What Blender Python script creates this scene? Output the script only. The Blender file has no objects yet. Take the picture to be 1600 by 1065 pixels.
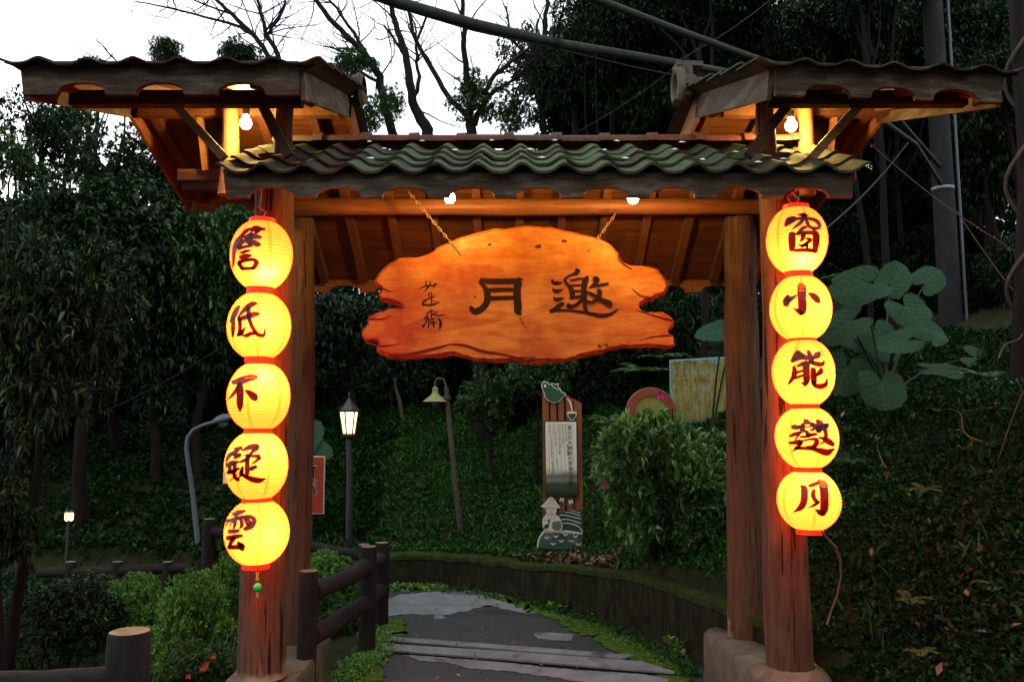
import bpy, math, random
import numpy as np
from mathutils import Vector, Matrix

random.seed(7); RNG = np.random.default_rng(7)
S = bpy.context.scene
COL = S.collection

# ------------------------------------------------------------------ camera, sky, sun, exposure
FPX = 1300.0; PHI = math.atan(133/1300.0); EYE = 1.6
cam = bpy.data.cameras.new('camera'); camo = bpy.data.objects.new('camera', cam); COL.objects.link(camo)
camo.location = (0, 0, EYE); camo.rotation_euler = (math.pi/2+PHI, 0, 0)
cam.sensor_width = 36; cam.lens = FPX*36/1600; cam.clip_start = .05; cam.clip_end = 600
S.camera = camo

W = bpy.data.worlds.new('World'); S.world = W; W.use_nodes = True
nt = W.node_tree; nt.nodes.clear()
sky = nt.nodes.new('ShaderNodeTexSky'); sky.sky_type = 'NISHITA'; sky.sun_disc = False
SUN_EL, SUN_AZ = math.radians(14), math.radians(-35)
sky.sun_elevation = SUN_EL; sky.sun_rotation = SUN_AZ
hs = nt.nodes.new('ShaderNodeHueSaturation'); hs.inputs['Saturation'].default_value = .22
mx = nt.nodes.new('ShaderNodeMix'); mx.data_type = 'RGBA'; mx.inputs[0].default_value = .72
mx.inputs[7].default_value = (9.6, 10.1, 10.8, 1)          # flat cloud deck
bg = nt.nodes.new('ShaderNodeBackground'); bg.inputs['Strength'].default_value = .15
wo = nt.nodes.new('ShaderNodeOutputWorld')
nt.links.new(sky.outputs[0], hs.inputs['Color']); nt.links.new(hs.outputs[0], mx.inputs[6])
nt.links.new(mx.outputs[2], bg.inputs['Color']); nt.links.new(bg.outputs[0], wo.inputs[0])

sl = bpy.data.lights.new('sun', 'SUN'); sl.energy = .15; sl.angle = math.radians(35); sl.color = (1, .96, .9)
so = bpy.data.objects.new('sun', sl); COL.objects.link(so)
sd = Vector((math.cos(SUN_EL)*math.sin(SUN_AZ), math.cos(SUN_EL)*math.cos(SUN_AZ), math.sin(SUN_EL)))
so.rotation_euler = (-sd).to_track_quat('-Z', 'Y').to_euler()

S.view_settings.view_transform = 'Standard'; S.view_settings.look = 'None'
S.view_settings.exposure = .45; S.view_settings.gamma = 1; S.view_settings.use_curve_mapping = False
S.render.engine = 'CYCLES'
cy = S.cycles
cy.use_denoising = True; cy.denoiser = 'OPENIMAGEDENOISE'
cy.max_bounces = 7; cy.diffuse_bounces = 3; cy.glossy_bounces = 2; cy.transmission_bounces = 4; cy.transparent_max_bounces = 8
cy.use_light_tree = True; cy.sample_clamp_indirect = 6; cy.caustics_reflective = False; cy.caustics_refractive = False

# ------------------------------------------------------------------ helpers
def ray(px, py):
    dx = (px-800)/FPX; dy = -(py-532.5)/FPX
    return np.array([dx, math.cos(PHI)-dy*math.sin(PHI), math.sin(PHI)+dy*math.cos(PHI)])
CAM = np.array([0, 0, EYE])
def P(px, py, Y):
    d = ray(px, py); return CAM+d*(Y/d[1])
def G(px, py, z=0.0):
    d = ray(px, py); return CAM+d*((z-EYE)/d[2])

def ell(v): return np.asarray(v, float)

class MB:
    def __init__(s): s.v = []; s.f = []; s.m = []
    def add(s, vs, fs, mat=0):
        b = len(s.v); s.v.extend([tuple(map(float, q)) for q in vs])
        for f in fs: s.f.append(tuple(i+b for i in f)); s.m.append(mat)
    def box(s, c, size, R=None, mat=0, jit=0):
        x, y, z = [q/2 for q in size]; c = ell(c)
        vs = np.array([(-x,-y,-z),(x,-y,-z),(x,y,-z),(-x,y,-z),(-x,-y,z),(x,-y,z),(x,y,z),(-x,y,z)])
        if R is not None: vs = vs@np.array(R).T
        s.add(vs+c, [(0,3,2,1),(4,5,6,7),(0,1,5,4),(1,2,6,5),(2,3,7,6),(3,0,4,7)], mat)
    def beam(s, a, b, w, h, up=(0,0,1), mat=0):
        a = ell(a); b = ell(b); d = b-a; L = np.linalg.norm(d); d /= L
        up = ell(up); x = np.cross(d, up); x /= np.linalg.norm(x); z = np.cross(x, d)
        s.box((a+b)/2, (w, L, h), np.stack([x, d, z], 1), mat)
    def tube(s, pts, rad, n=10, mat=0, capmat=None, noise=0, seed=0):
        pts = [ell(p) for p in pts]; k = len(pts)
        if not hasattr(rad, '__len__'): rad = [rad]*k
        rg = np.random.default_rng(seed)
        vs = []; u = None
        for i in range(k):
            t = pts[min(i+1, k-1)]-pts[max(i-1, 0)]; t = t/(np.linalg.norm(t)+1e-9)
            if u is None:
                h = np.array([1., 0, 0]) if abs(t[0]) < .8 else np.array([0, 1., 0])
                u = h-t*h.dot(t)
            else: u = u-t*u.dot(t)
            u /= np.linalg.norm(u)+1e-9; w = np.cross(t, u)
            for j in range(n):
                a = 2*math.pi*j/n; r = rad[i]*(1+noise*rg.normal())
                vs.append(pts[i]+r*(math.cos(a)*u+math.sin(a)*w))
        fs = [(i*n+j, i*n+(j+1) % n, (i+1)*n+(j+1) % n, (i+1)*n+j) for i in range(k-1) for j in range(n)]
        s.add(vs, fs, mat)
        cm = mat if capmat is None else capmat
        s.add(vs[:n], [tuple(range(n-1, -1, -1))], cm); s.add(vs[-n:], [tuple(range(n))], cm)
    def lathe(s, prof, c, n=16, mat=0, close=True):
        c = ell(c); vs = []
        for r, z in prof:
            for j in range(n):
                a = 2*math.pi*j/n; vs.append(c+np.array([r*math.cos(a), r*math.sin(a), z]))
        k = len(prof)
        fs = [(i*n+j, i*n+(j+1) % n, (i+1)*n+(j+1) % n, (i+1)*n+j) for i in range(k-1) for j in range(n)]
        s.add(vs, fs, mat)
        if close:
            s.add(vs[:n], [tuple(range(n-1, -1, -1))], mat); s.add(vs[-n:], [tuple(range(n))], mat)
    def prism(s, poly, ax, ay, az, o, depth, mat=0, sidemat=None):
        """poly 2-D (a,b) -> o + a*ax + b*ay, extruded along az by depth"""
        ax, ay, az, o = ell(ax), ell(ay), ell(az), ell(o)
        A = [o+a*ax+b*ay for a, b in poly]; B = [q+az*depth for q in A]; n = len(A)
        s.add(A, [tuple(range(n))], mat); s.add(B, [tuple(range(n-1, -1, -1))], mat)
        s.add(A+B, [(i, n+i, n+(i+1) % n, (i+1) % n) for i in range(n)], mat if sidemat is None else sidemat)

LOC = {}
def mesh_from(name, mb, mats, base, smooth=None):
    me = bpy.data.meshes.new(name)
    b = ell(base)
    me.from_pydata([tuple(ell(q)-b) for q in mb.v], [], mb.f)
    for m in (mats if isinstance(mats, (list, tuple)) else [mats]): me.materials.append(m)
    me.polygons.foreach_set('material_index', mb.m)
    if smooth is not None:
        me.polygons.foreach_set('use_smooth', [True]*len(me.polygons)); me.update()
        try: me.set_sharp_from_angle(angle=math.radians(smooth))
        except Exception: pass
    me.update(); return me
def link(name, me, parent=None, base=(0, 0, 0)):
    o = bpy.data.objects.new(name, me); COL.objects.link(o)
    if parent is not None:
        o.parent = parent; o.location = Vector(base)-Vector(LOC[parent.name])
    else: o.location = Vector(base)
    LOC[o.name] = tuple(base); return o
def obj(name, mb, mats, parent=None, base=None, smooth=None, label=None, cat=None, group=None, kind=None):
    if base is None: base = LOC[parent.name] if parent is not None else (0, 0, 0)
    o = link(name, mesh_from(name, mb, mats, base, smooth), parent, base)
    return tag(o, label, cat, group, kind)
def tag(o, label=None, cat=None, group=None, kind=None):
    if label: o['label'] = label
    if cat: o['category'] = cat
    if group: o['group'] = group
    if kind: o['kind'] = kind
    return o
def thing(name, base, label, cat, group=None):
    o = bpy.data.objects.new(name, None); COL.objects.link(o); o.location = base; o.empty_display_size = .1
    LOC[o.name] = tuple(base); return tag(o, label, cat, group)

# ------------------------------------------------------------------ materials
def mat(name):
    m = bpy.data.materials.new(name); m.use_nodes = True; t = m.node_tree; t.nodes.clear()
    o = t.nodes.new('ShaderNodeOutputMaterial'); return m, t, o
def N(t, typ, **kw):
    n = t.nodes.new(typ)
    for k, v in kw.items():
        if k[0] == 'i' and k[1:].isdigit(): n.inputs[int(k[1:])].default_value = v
        else: setattr(n, k, v)
    return n
def ramp(t, src, stops):
    r = t.nodes.new('ShaderNodeValToRGB'); e = r.color_ramp.elements
    while len(e) < len(stops): e.new(.5)
    for q, (p, c) in zip(e, stops): q.position = p; q.color = (*c, 1) if len(c) == 3 else c
    t.links.new(src, r.inputs[0]); return r.outputs[0]
def mixc(t, fac, a, b, mode='MIX'):
    n = t.nodes.new('ShaderNodeMix'); n.data_type = 'RGBA'; n.blend_type = mode
    for s_, v in ((n.inputs[0], fac), (n.inputs[6], a), (n.inputs[7], b)):
        if isinstance(v, (int, float)): s_.default_value = v
        elif isinstance(v, tuple): s_.default_value = (*v, 1)
        else: t.links.new(v, s_)
    return n.outputs[2]
def coord(t, scale=(1, 1, 1), src='Object', rot=(0, 0, 0), rnd=False):
    c = t.nodes.new('ShaderNodeTexCoord'); m = t.nodes.new('ShaderNodeMapping')
    m.inputs['Scale'].default_value = scale; m.inputs['Rotation'].default_value = rot
    t.links.new(c.outputs[src], m.inputs[0])
    if rnd:
        oi = t.nodes.new('ShaderNodeObjectInfo'); v = t.nodes.new('ShaderNodeVectorMath'); v.operation = 'SCALE'
        cb = t.nodes.new('ShaderNodeCombineXYZ'); cb.inputs[0].default_value = 1; cb.inputs[1].default_value = 1.7; cb.inputs[2].default_value = 2.3
        mu = t.nodes.new('ShaderNodeMath'); mu.operation = 'MULTIPLY'; mu.inputs[1].default_value = 31
        t.links.new(oi.outputs['Random'], mu.inputs[0]); t.links.new(cb.outputs[0], v.inputs[0]); t.links.new(mu.outputs[0], v.inputs[3])
        t.links.new(v.outputs[0], m.inputs['Location'])
    return m.outputs[0]
def noise(t, vec, scale, detail=5, rough=.55, dist=0):
    n = N(t, 'ShaderNodeTexNoise'); n.inputs['Scale'].default_value = scale; n.inputs['Detail'].default_value = detail
    n.inputs['Roughness'].default_value = rough; n.inputs['Distortion'].default_value = dist
    t.links.new(vec, n.inputs['Vector']); return n.outputs[0]
def bsdf(t, o, col, rough=.6, bump=None, bstr=.3, bdist=.01, spec=.3, extra=None):
    b = t.nodes.new('ShaderNodeBsdfPrincipled')
    if isinstance(col, tuple): b.inputs['Base Color'].default_value = (*col, 1)
    else: t.links.new(col, b.inputs['Base Color'])
    if isinstance(rough, (int, float)): b.inputs['Roughness'].default_value = rough
    else: t.links.new(rough, b.inputs['Roughness'])
    b.inputs['Specular IOR Level'].default_value = spec
    if bump is not None:
        n = t.nodes.new('ShaderNodeBump'); n.inputs['Strength'].default_value = bstr; n.inputs['Distance'].default_value = bdist
        t.links.new(bump, n.inputs['Height']); t.links.new(n.outputs[0], b.inputs['Normal'])
    if extra: extra(b)
    t.links.new(b.outputs[0], o.inputs[0]); return b
def plain(name, col, rough=.6, spec=.3, metal=0, nz=.25, sc=12):
    m, t, o = mat(name); v = coord(t); n = noise(t, v, sc)
    c = mixc(t, n, tuple(q*(1-nz) for q in col), tuple(min(1, q*(1+nz)) for q in col))
    b = bsdf(t, o, c, rough, n, .15, .004, spec); b.inputs['Metallic'].default_value = metal; return m
def emit(name, col, strength):
    m, t, o = mat(name); e = t.nodes.new('ShaderNodeEmission'); e.inputs[0].default_value = (*col, 1); e.inputs[1].default_value = strength
    t.links.new(e.outputs[0], o.inputs[0]); return m
def wood(name, dark, mid, light, axis='x', rough=.6, grain=1.0, weather=None, rnd=True, crack=.5, foot=None, bs=.35):
    """grain stretched along one object axis"""
    m, t, o = mat(name)
    sc = {'x': (.9, 14, 14), 'y': (14, .9, 14), 'z': (14, 14, .9)}[axis]
    v = coord(t, sc, rnd=rnd); v2 = coord(t, (1, 1, 1), rnd=rnd)
    g = noise(t, v, 2.2*grain, 8, .65, .6); g2 = noise(t, v, 7*grain, 6, .7); big = noise(t, v2, 2.5, 4)
    c = ramp(t, g, [(.25, dark), (.5, mid), (.75, light)])
    fine = ramp(t, g2, [(.36, tuple(q*.35 for q in dark)), (.46, (1, 1, 1)), (1, (1, 1, 1))])
    c = mixc(t, crack, c, fine, 'MULTIPLY')
    c = mixc(t, ramp(t, big, [(.35, (0, 0, 0)), (.7, (.6,)*3)]), c, dark)
    if weather:
        wn = noise(t, coord(t, tuple(q**.5 for q in sc), rnd=rnd), 4, 8, .72)
        c = mixc(t, ramp(t, wn, [(.48, (0, 0, 0)), (.66, (.9,)*3)]), c, weather)
    if foot:
        # long drying checks and a foot blended paler lower down
        ck = noise(t, coord(t, (9, 9, .5), rnd=rnd), 3.2, 3, .5, .5)
        c = mixc(t, 1, c, ramp(t, ck, [(.335, (.12,.10,.09)), (.375, (1, 1, 1))]), 'MULTIPLY')
        gm = N(t, 'ShaderNodeNewGeometry'); sz = N(t, 'ShaderNodeSeparateXYZ'); t.links.new(gm.outputs['Position'], sz.inputs[0])
        ma = N(t, 'ShaderNodeMath', operation='MULTIPLY_ADD'); t.links.new(big, ma.inputs[0]); ma.inputs[1].default_value = 1.3; t.links.new(sz.outputs[2], ma.inputs[2])
        c = mixc(t, ramp(t, ma.outputs[0], [(.62, (.75,)*3), (1.0, (.3,)*3), (1.0, (0, 0, 0))] if False else [(.9, (.85,)*3), (1.75, (0, 0, 0))]), c, foot)
    h = N(t, 'ShaderNodeMath', operation='ADD'); t.links.new(g, h.inputs[0]); t.links.new(g2, h.inputs[1])
    bsdf(t, o, c, rough, h.outputs[0], bs, .008, .25); return m

M = {}
M['log_post'] = wood('log_post', (.045,.018,.009), (.135,.054,.027), (.22,.11,.058), 'z', .8, .8, (.11,.065,.036), crack=.75, foot=(.36,.30,.21), bs=.7)
M['log_beam'] = wood('log_beam', (.13,.042,.012), (.24,.085,.024), (.34,.14,.045), 'x', .4)
M['plank'] = wood('plank', (.07,.019,.006), (.145,.046,.012), (.22,.082,.024), 'x', .55)
M['rafter'] = wood('rafter', (.09,.03,.012), (.16,.06,.022), (.22,.09,.035), 'y', .6)
M['dark_beam'] = wood('dark_beam', (.04,.014,.006), (.09,.03,.012), (.14,.055,.022), 'x', .6)
M['brace'] = wood('brace', (.2,.08,.03), (.36,.16,.055), (.47,.24,.09), 'x', .6)
M['fascia'] = wood('fascia', (.026,.014,.007), (.066,.039,.021), (.115,.08,.05), 'x', .8, 1.2, (.17,.135,.095), bs=.8)
M['verge'] = wood('verge', (.045,.028,.018), (.09,.065,.042), (.14,.11,.08), 'y', .8, 1.2, (.17,.15,.12))
M['verge_in'] = wood('verge_in', (.16,.05,.02), (.3,.11,.035), (.4,.17,.06), 'y', .6)

# board: oiled slab, orange with darker burr edge
m, t, o = mat('oiled_slab')
v = coord(t, (1.2, 3, 5.5)); v2 = coord(t)
g = noise(t, v, 2.0, 8, .6, 1.4); big = noise(t, v2, 2.2, 5, .6); fine = noise(t, coord(t, (3, 3, 30)), 5, 6, .7)
c = ramp(t, g, [(.2, (.27,.045,.004)), (.42, (.43,.145,.016)), (.70, (.57,.285,.05))])
c = mixc(t, ramp(t, big, [(.36, (.8,)*3), (.56, (0, 0, 0))]), c, (.24,.028,.003))
c = mixc(t, .25, c, ramp(t, fine, [(.4, (.3, .12, .05)), (.55, (1, 1, 1))]), 'MULTIPLY')
bsdf(t, o, c, .42, fine, .12, .004, .2); M['slab'] = m
m, t, o = mat('slab_bark_edge')
v = coord(t); g = noise(t, v, 9, 8, .7, 1)
c = ramp(t, g, [(.3, (.13,.025,.006)), (.55, (.42,.09,.016)), (.75, (.55,.17,.03))])
bsdf(t, o, c, .45, g, .8, .02); M['slab_edge'] = m
M['carved'] = plain('carved_letter_paint', (.022,.009,.004), .6, .1)

def tile_mat(name, red, moss, lo, hi):
    m, t, o = mat(name)
    v = coord(t, (1, 1, 1), rnd=True); n = noise(t, v, 5, 8, .7); n2 = noise(t, v, 30, 5, .7)
    oi = t.nodes.new('ShaderNodeObjectInfo')
    ad = N(t, 'ShaderNodeMath', operation='ADD'); mu = N(t, 'ShaderNodeMath', operation='MULTIPLY'); mu.inputs[1].default_value = .42
    t.links.new(oi.outputs['Random'], mu.inputs[0]); t.links.new(n, ad.inputs[0]); t.links.new(mu.outputs[0], ad.inputs[1])
    f = ramp(t, ad.outputs[0], [(lo, (0, 0, 0)), (hi, (1, 1, 1))])
    c = mixc(t, f, red, moss)
    c = mixc(t, .6, c, ramp(t, n2, [(.3, (.35,)*3), (.6, (1.15,)*3)]), 'MULTIPLY')
    bsdf(t, o, c, .8, n2, .7, .008, .15); return m
M['tile'] = tile_mat('mossy_clay_tile', (.030,.018,.015), (.062,.080,.034), .46, .74)
M['tile_red'] = tile_mat('red_clay_tile', (.06,.021,.018), (.045,.042,.026), .55, .85)
M['tile_ridge'] = tile_mat('ridge_clay', (.13,.042,.034), (.075,.065,.038), .5, .85)
M['lime'] = plain('lime_dab', (.75,.76,.78), .8)

# concrete & ground
def concrete(name, a, b, moss=None, lo=.5, hi=.65, sc=6):
    m, t, o = mat(name); v = coord(t); n = noise(t, v, sc, 8, .65); n2 = noise(t, v, sc*7, 5, .7); n3 = noise(t, v, sc*.45, 6, .6)
    c = ramp(t, n, [(.3, a), (.65, b)])
    c = mixc(t, .5, c, ramp(t, n2, [(.3, (.55,)*3), (.6, (1.1,)*3)]), 'MULTIPLY')
    if moss: c = mixc(t, ramp(t, n3, [(lo, (0, 0, 0)), (hi, (1, 1, 1))]), c, moss)
    bsdf(t, o, c, .85, n2, .5, .006, .25); return m
M['plinth'] = concrete('mossy_concrete', (.07,.058,.042), (.17,.145,.11), (.05,.055,.018), .48, .64)
M['patch'] = concrete('bare_concrete', (.12,.132,.132), (.21,.23,.232), (.05,.06,.04), .6, .68, 5)
def moss_wall(name, lo, hi):
    m, t, o = mat(name); v = coord(t); st = noise(t, coord(t, (9, 9, 1.2)), 2.2, 7, .7); n = noise(t, v, 11, 9, .75); n2 = noise(t, v, 75, 5, .75)
    c = ramp(t, st, [(.3, (.006,.005,.004)), (.5, (.022,.017,.010)), (.68, (.05,.042,.026)), (.8, (.10,.09,.07))])
    c = mixc(t, ramp(t, n, [(lo, (0, 0, 0)), (hi, (1, 1, 1))]), c, mixc(t, n2, (.012,.024,.003), (.06,.10,.012)))
    c = mixc(t, .7, c, ramp(t, n2, [(.3, (.4,)*3), (.62, (1.2,)*3)]), 'MULTIPLY')
    bsdf(t, o, c, .9, n2, 1, .02, .15); return m
M['wall'] = moss_wall('mossy_wall', .50, .68); M['wall_top'] = moss_wall('moss_cap', .36, .56)
m, t, o = mat('asphalt'); v = coord(t); n = noise(t, v, 130, 4, .85); n2 = noise(t, v, 3.2, 7, .6); n3 = noise(t, v, 70, 4, .7)
c = ramp(t, n, [(.35, (.014,.014,.014)), (.6, (.034,.034,.034)), (.72, (.19,.19,.185))])
c = mixc(t, ramp(t, n2, [(.45, (0, 0, 0)), (.7, (.7,)*3)]), c, (.03,.034,.022))
bsdf(t, o, c, ramp(t, n2, [(.35, (.42,)*3), (.65, (.8,)*3)]), n3, .8, .006, .5); M['asphalt'] = m
m, t, o = mat('soil'); v = coord(t); n = noise(t, v, 9, 8, .7); n2 = noise(t, v, 60, 5, .7)
c = ramp(t, n, [(.3, (.012,.010,.006)), (.5, (.022,.026,.010)), (.7, (.03,.045,.012))])
bsdf(t, o, c, .95, n2, .8, .02, .1); M['soil'] = m
m, t, o = mat('moss'); v = coord(t); n = noise(t, v, 22, 8, .75); n2 = noise(t, v, 140, 4, .7)
c = ramp(t, n, [(.3, (.018,.03,.006)), (.5, (.075,.14,.016)), (.72, (.16,.27,.035))])
bsdf(t, o, c, .95, n2, 1, .012, .1); M['moss'] = m

# leaves
def leafmat(name, stops, rough=.42, trans=.22, spec=.35):
    m, t, o = mat(name); a = N(t, 'ShaderNodeAttribute', attribute_name='tint')
    c = ramp(t, a.outputs['Fac'], stops)
    b = t.nodes.new('ShaderNodeBsdfPrincipled'); t.links.new(c, b.inputs['Base Color']); b.inputs['Roughness'].default_value = rough
    b.inputs['Specular IOR Level'].default_value = spec
    tr = t.nodes.new('ShaderNodeBsdfTranslucent'); t.links.new(c, tr.inputs[0])
    s = t.nodes.new('ShaderNodeMixShader'); s.inputs[0].default_value = trans
    t.links.new(b.outputs[0], s.inputs[1]); t.links.new(tr.outputs[0], s.inputs[2]); t.links.new(s.outputs[0], o.inputs[0]); return m
M['leaf_dark'] = leafmat('leaf_dark', [(0, (.003,.009,.003)), (.55, (.012,.032,.010)), (.82, (.034,.072,.023)), (1, (.10,.16,.06))], .42, .2, .2)
M['leaf_mid'] = leafmat('leaf_mid', [(0, (.006,.022,.005)), (.5, (.024,.07,.014)), (.85, (.07,.15,.03)), (1, (.14,.22,.06))], .42, .22, .22)
M['leaf_bright'] = leafmat('leaf_bright', [(0, (.025,.085,.010)), (.5, (.09,.23,.03)), (1, (.25,.44,.07))], .42, .25, .3)
M['leaf_shrub'] = leafmat('leaf_shrub', [(0, (.016,.055,.010)), (.5, (.075,.20,.04)), (.8, (.18,.35,.08)), (1, (.32,.48,.16))], .34, .25, .5)
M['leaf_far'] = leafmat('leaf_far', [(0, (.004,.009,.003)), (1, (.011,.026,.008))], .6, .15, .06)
M['leaf_cover'] = leafmat('leaf_cover', [(0, (.005,.03,.005)), (.5, (.02,.085,.011)), (.97, (.055,.17,.022)), (1, (.14,.17,.06))], .55, .2, .12)
M['leaf_bank'] = leafmat('leaf_bank', [(0, (.002,.010,.003)), (.6, (.009,.036,.007)), (.9, (.025,.075,.013)), (1, (.06,.11,.03))], .5, .2, .12)
M['leaf_fern'] = leafmat('leaf_fern', [(0, (.02,.03,.006)), (.6, (.06,.065,.012)), (1, (.12,.11,.025))], .5, .25, .12)
M['leaf_autumn'] = leafmat('leaf_autumn', [(0, (.005,.008,.003)), (.45, (.012,.022,.005)), (.7, (.035,.03,.006)), (.9, (.07,.04,.008)), (1, (.14,.10,.02))], .5, .2, .12)
M['leaf_litter'] = leafmat('leaf_litter', [(0, (.06,.03,.015)), (.6, (.16,.09,.05)), (1, (.3,.2,.11))], .7, .05)
M['petal'] = plain('petal', (.5,.03,.3), .5)
M['red_flower'] = plain('red_flower', (.5,.03,.02), .5)
m, t, o = mat('broad_leaf'); v = coord(t, (1, 1, 1), 'UV'); 
sepx = N(t, 'ShaderNodeSeparateXYZ'); t.links.new(v, sepx.inputs[0])
n = noise(t, v, 14, 5, .6)
c = ramp(t, n, [(.3, (.014,.042,.019)), (.7, (.031,.075,.037))])
ab = N(t, 'ShaderNodeMath', operation='ABSOLUTE'); t.links.new(sepx.outputs[1], ab.inputs[0])
wv = N(t, 'ShaderNodeMath', operation='MULTIPLY_ADD'); t.links.new(ab.outputs[0], wv.inputs[0]); wv.inputs[1].default_value = -.75; t.links.new(sepx.outputs[0], wv.inputs[2])
sn = N(t, 'ShaderNodeMath', operation='MULTIPLY'); t.links.new(wv.outputs[0], sn.inputs[0]); sn.inputs[1].default_value = 26
si = N(t, 'ShaderNodeMath', operation='SINE'); t.links.new(sn.outputs[0], si.inputs[0])
vein = ramp(t, si.outputs[0], [(.93, (0, 0, 0)), (1, (.25,)*3)])
mid = ramp(t, ab.outputs[0], [(0, (.8,)*3), (.02, (0, 0, 0))])
c = mixc(t, vein, c, (.04,.07,.04)); c = mixc(t, mid, c, (.07,.11,.055))
b = bsdf(t, o, c, .6, si.outputs[0], .12, .01, .06); M['broad'] = m
M['stem'] = plain('green_stem', (.012,.026,.010), .6)
m, t, o = mat('bark'); v = coord(t, (6, 6, 1.2)); n = noise(t, v, 4, 8, .7); c = ramp(t, n, [(.3, (.005,.004,.003)), (.6, (.012,.009,.007)), (.8, (.03,.025,.02))])
bsdf(t, o, c, .9, n, .8, .02, .2); M['bark'] = m
M['bark_pale'] = plain('bark_pale', (.06,.05,.036), .9, nz=.5, sc=20)

# lantern
m, t, o = mat('lantern_paper')
v = coord(t); n = noise(t, v, 40, 4, .6)
trl = t.nodes.new('ShaderNodeBsdfTranslucent')
c = mixc(t, n, (.82,.60,.34), (.95,.74,.42)); t.links.new(c, trl.inputs[0])
b = t.nodes.new('ShaderNodeBsdfPrincipled'); b.inputs['Base Color'].default_value = (.75,.42,.12,1); b.inputs['Roughness'].default_value = .35
s1 = t.nodes.new('ShaderNodeMixShader'); s1.inputs[0].default_value = .18
t.links.new(trl.outputs[0], s1.inputs[1]); t.links.new(b.outputs[0], s1.inputs[2])
em = t.nodes.new('ShaderNodeEmission'); em.inputs[0].default_value = (1, .065, .002, 1); em.inputs[1].default_value = 2.0
ads = t.nodes.new('ShaderNodeAddShader'); t.links.new(s1.outputs[0], ads.inputs[0]); t.links.new(em.outputs[0], ads.inputs[1])
t.links.new(ads.outputs[0], o.inputs[0]); M['paper'] = m
m, t, o = mat('lantern_seam')
trl = t.nodes.new('ShaderNodeBsdfTranslucent'); trl.inputs[0].default_value = (.72,.40,.14,1)
em = t.nodes.new('ShaderNodeEmission'); em.inputs[0].default_value = (1, .05, .0015, 1); em.inputs[1].default_value = 2.2
ads = t.nodes.new('ShaderNodeAddShader'); t.links.new(trl.outputs[0], ads.inputs[0]); t.links.new(em.outputs[0], ads.inputs[1]); t.links.new(ads.outputs[0], o.inputs[0]); M['seam'] = m
m, t, o = mat('lantern_ink')
trl = t.nodes.new('ShaderNodeBsdfTranslucent'); trl.inputs[0].default_value = (.035,.004,.003,1)
b = t.nodes.new('ShaderNodeBsdfPrincipled'); b.inputs['Base Color'].default_value = (.012,.006,.008,1); b.inputs['Roughness'].default_value = .3
v = coord(t); n = noise(t, v, 60, 4, .6)
s1 = t.nodes.new('ShaderNodeMixShader'); t.links.new(ramp(t, n, [(.3, (.2,)*3), (.7, (.75,)*3)]), s1.inputs[0]); t.links.new(b.outputs[0], s1.inputs[1]); t.links.new(trl.outputs[0], s1.inputs[2])
t.links.new(s1.outputs[0], o.inputs[0]); M['ink'] = m
m, t, o = mat('lantern_rib')
trl = t.nodes.new('ShaderNodeBsdfTranslucent'); trl.inputs[0].default_value = (.62,.36,.15,1)
em = t.nodes.new('ShaderNodeEmission'); em.inputs[0].default_value = (1, .07, .001, 1); em.inputs[1].default_value = 1.3
ads = t.nodes.new('ShaderNodeAddShader'); t.links.new(trl.outputs[0], ads.inputs[0]); t.links.new(em.outputs[0], ads.inputs[1]); t.links.new(ads.outputs[0], o.inputs[0]); M['rib'] = m
m, t, o = mat('lantern_collar')
b = bsdf(t, o, (.6,.04,.02), .5); b.inputs['Emission Color'].default_value = (1, .03, .005, 1); b.inputs['Emission Strength'].default_value = .5; M['collar'] = m
M['bulb'] = emit('lit_bulb', (1, .63, .20), 500)
M['socket'] = plain('socket', (.03,.028,.025), .5)
M['street_glass'] = emit('lit_lamp_glass', (1, .72, .34), 2.6)
M['small_glass'] = emit('lit_small_glass', (1, .66, .25), 2.6)
M['iron'] = plain('dark_iron', (.018,.02,.022), .45, .5)
M['slot'] = plain('slot_shade_paint', (.006,.005,.005), .8, .1)
M['grey_paint'] = plain('grey_paint', (.085,.10,.115), .5)
M['grey_green'] = plain('grey_green_metal', (.08,.13,.135), .4)
M['shade'] = plain('weathered_shade', (.20,.20,.07), .5, nz=.5, sc=25)
M['cord'] = plain('dusty_cord', (.22,.10,.07), .7)
M['wire'] = plain('black_wire', (.012,.012,.012), .6)
M['red_wire'] = plain('red_wire', (.07,.008,.006), .6)
M['chain'] = plain('rusty_chain', (.16,.09,.04), .6)
M['pole_wood'] = wood('pole_wood', (.012,.014,.011), (.03,.036,.028), (.06,.066,.05), 'x', .8, 1, (.045,.06,.03))
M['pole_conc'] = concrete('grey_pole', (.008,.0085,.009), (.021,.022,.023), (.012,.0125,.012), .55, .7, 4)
M['white_band'] = plain('white_band', (.35,.35,.36), .5)
M['faux_log'] = wood('faux_log', (.006,.004,.004), (.016,.012,.010), (.032,.024,.02), 'x', .85, 1, (.022,.019,.016), bs=.8)
M['faux_log_z'] = wood('faux_log_z', (.006,.004,.004), (.016,.012,.010), (.032,.024,.02), 'z', .85, 1, (.022,.019,.016), bs=.8)
m, t, o = mat('cut_end'); v = coord(t); n = noise(t, v, 18, 6, .7)
c = ramp(t, n, [(.3, (.13,.08,.045)), (.6, (.27,.18,.11)), (.75, (.34,.24,.15))]); bsdf(t, o, c, .8, n, .3, .005); M['cut_end'] = m
M['slat'] = wood('sign_slat', (.14,.045,.02), (.25,.095,.04), (.34,.145,.065), 'z', .55)
M['sign_dark'] = plain('sign_dark_wood', (.05,.022,.013), .6)
M['sign_green'] = plain('sign_green', (.008,.075,.05), .5, nz=.15)
M['sign_white'] = plain('sign_white', (.68,.66,.56), .6, nz=.1)
M['sign_line'] = plain('sign_line', (.12,.12,.10), .6)
M['basket'] = plain('sign_basket', (.13,.17,.13), .7)
M['flower_field'] = None
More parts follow.
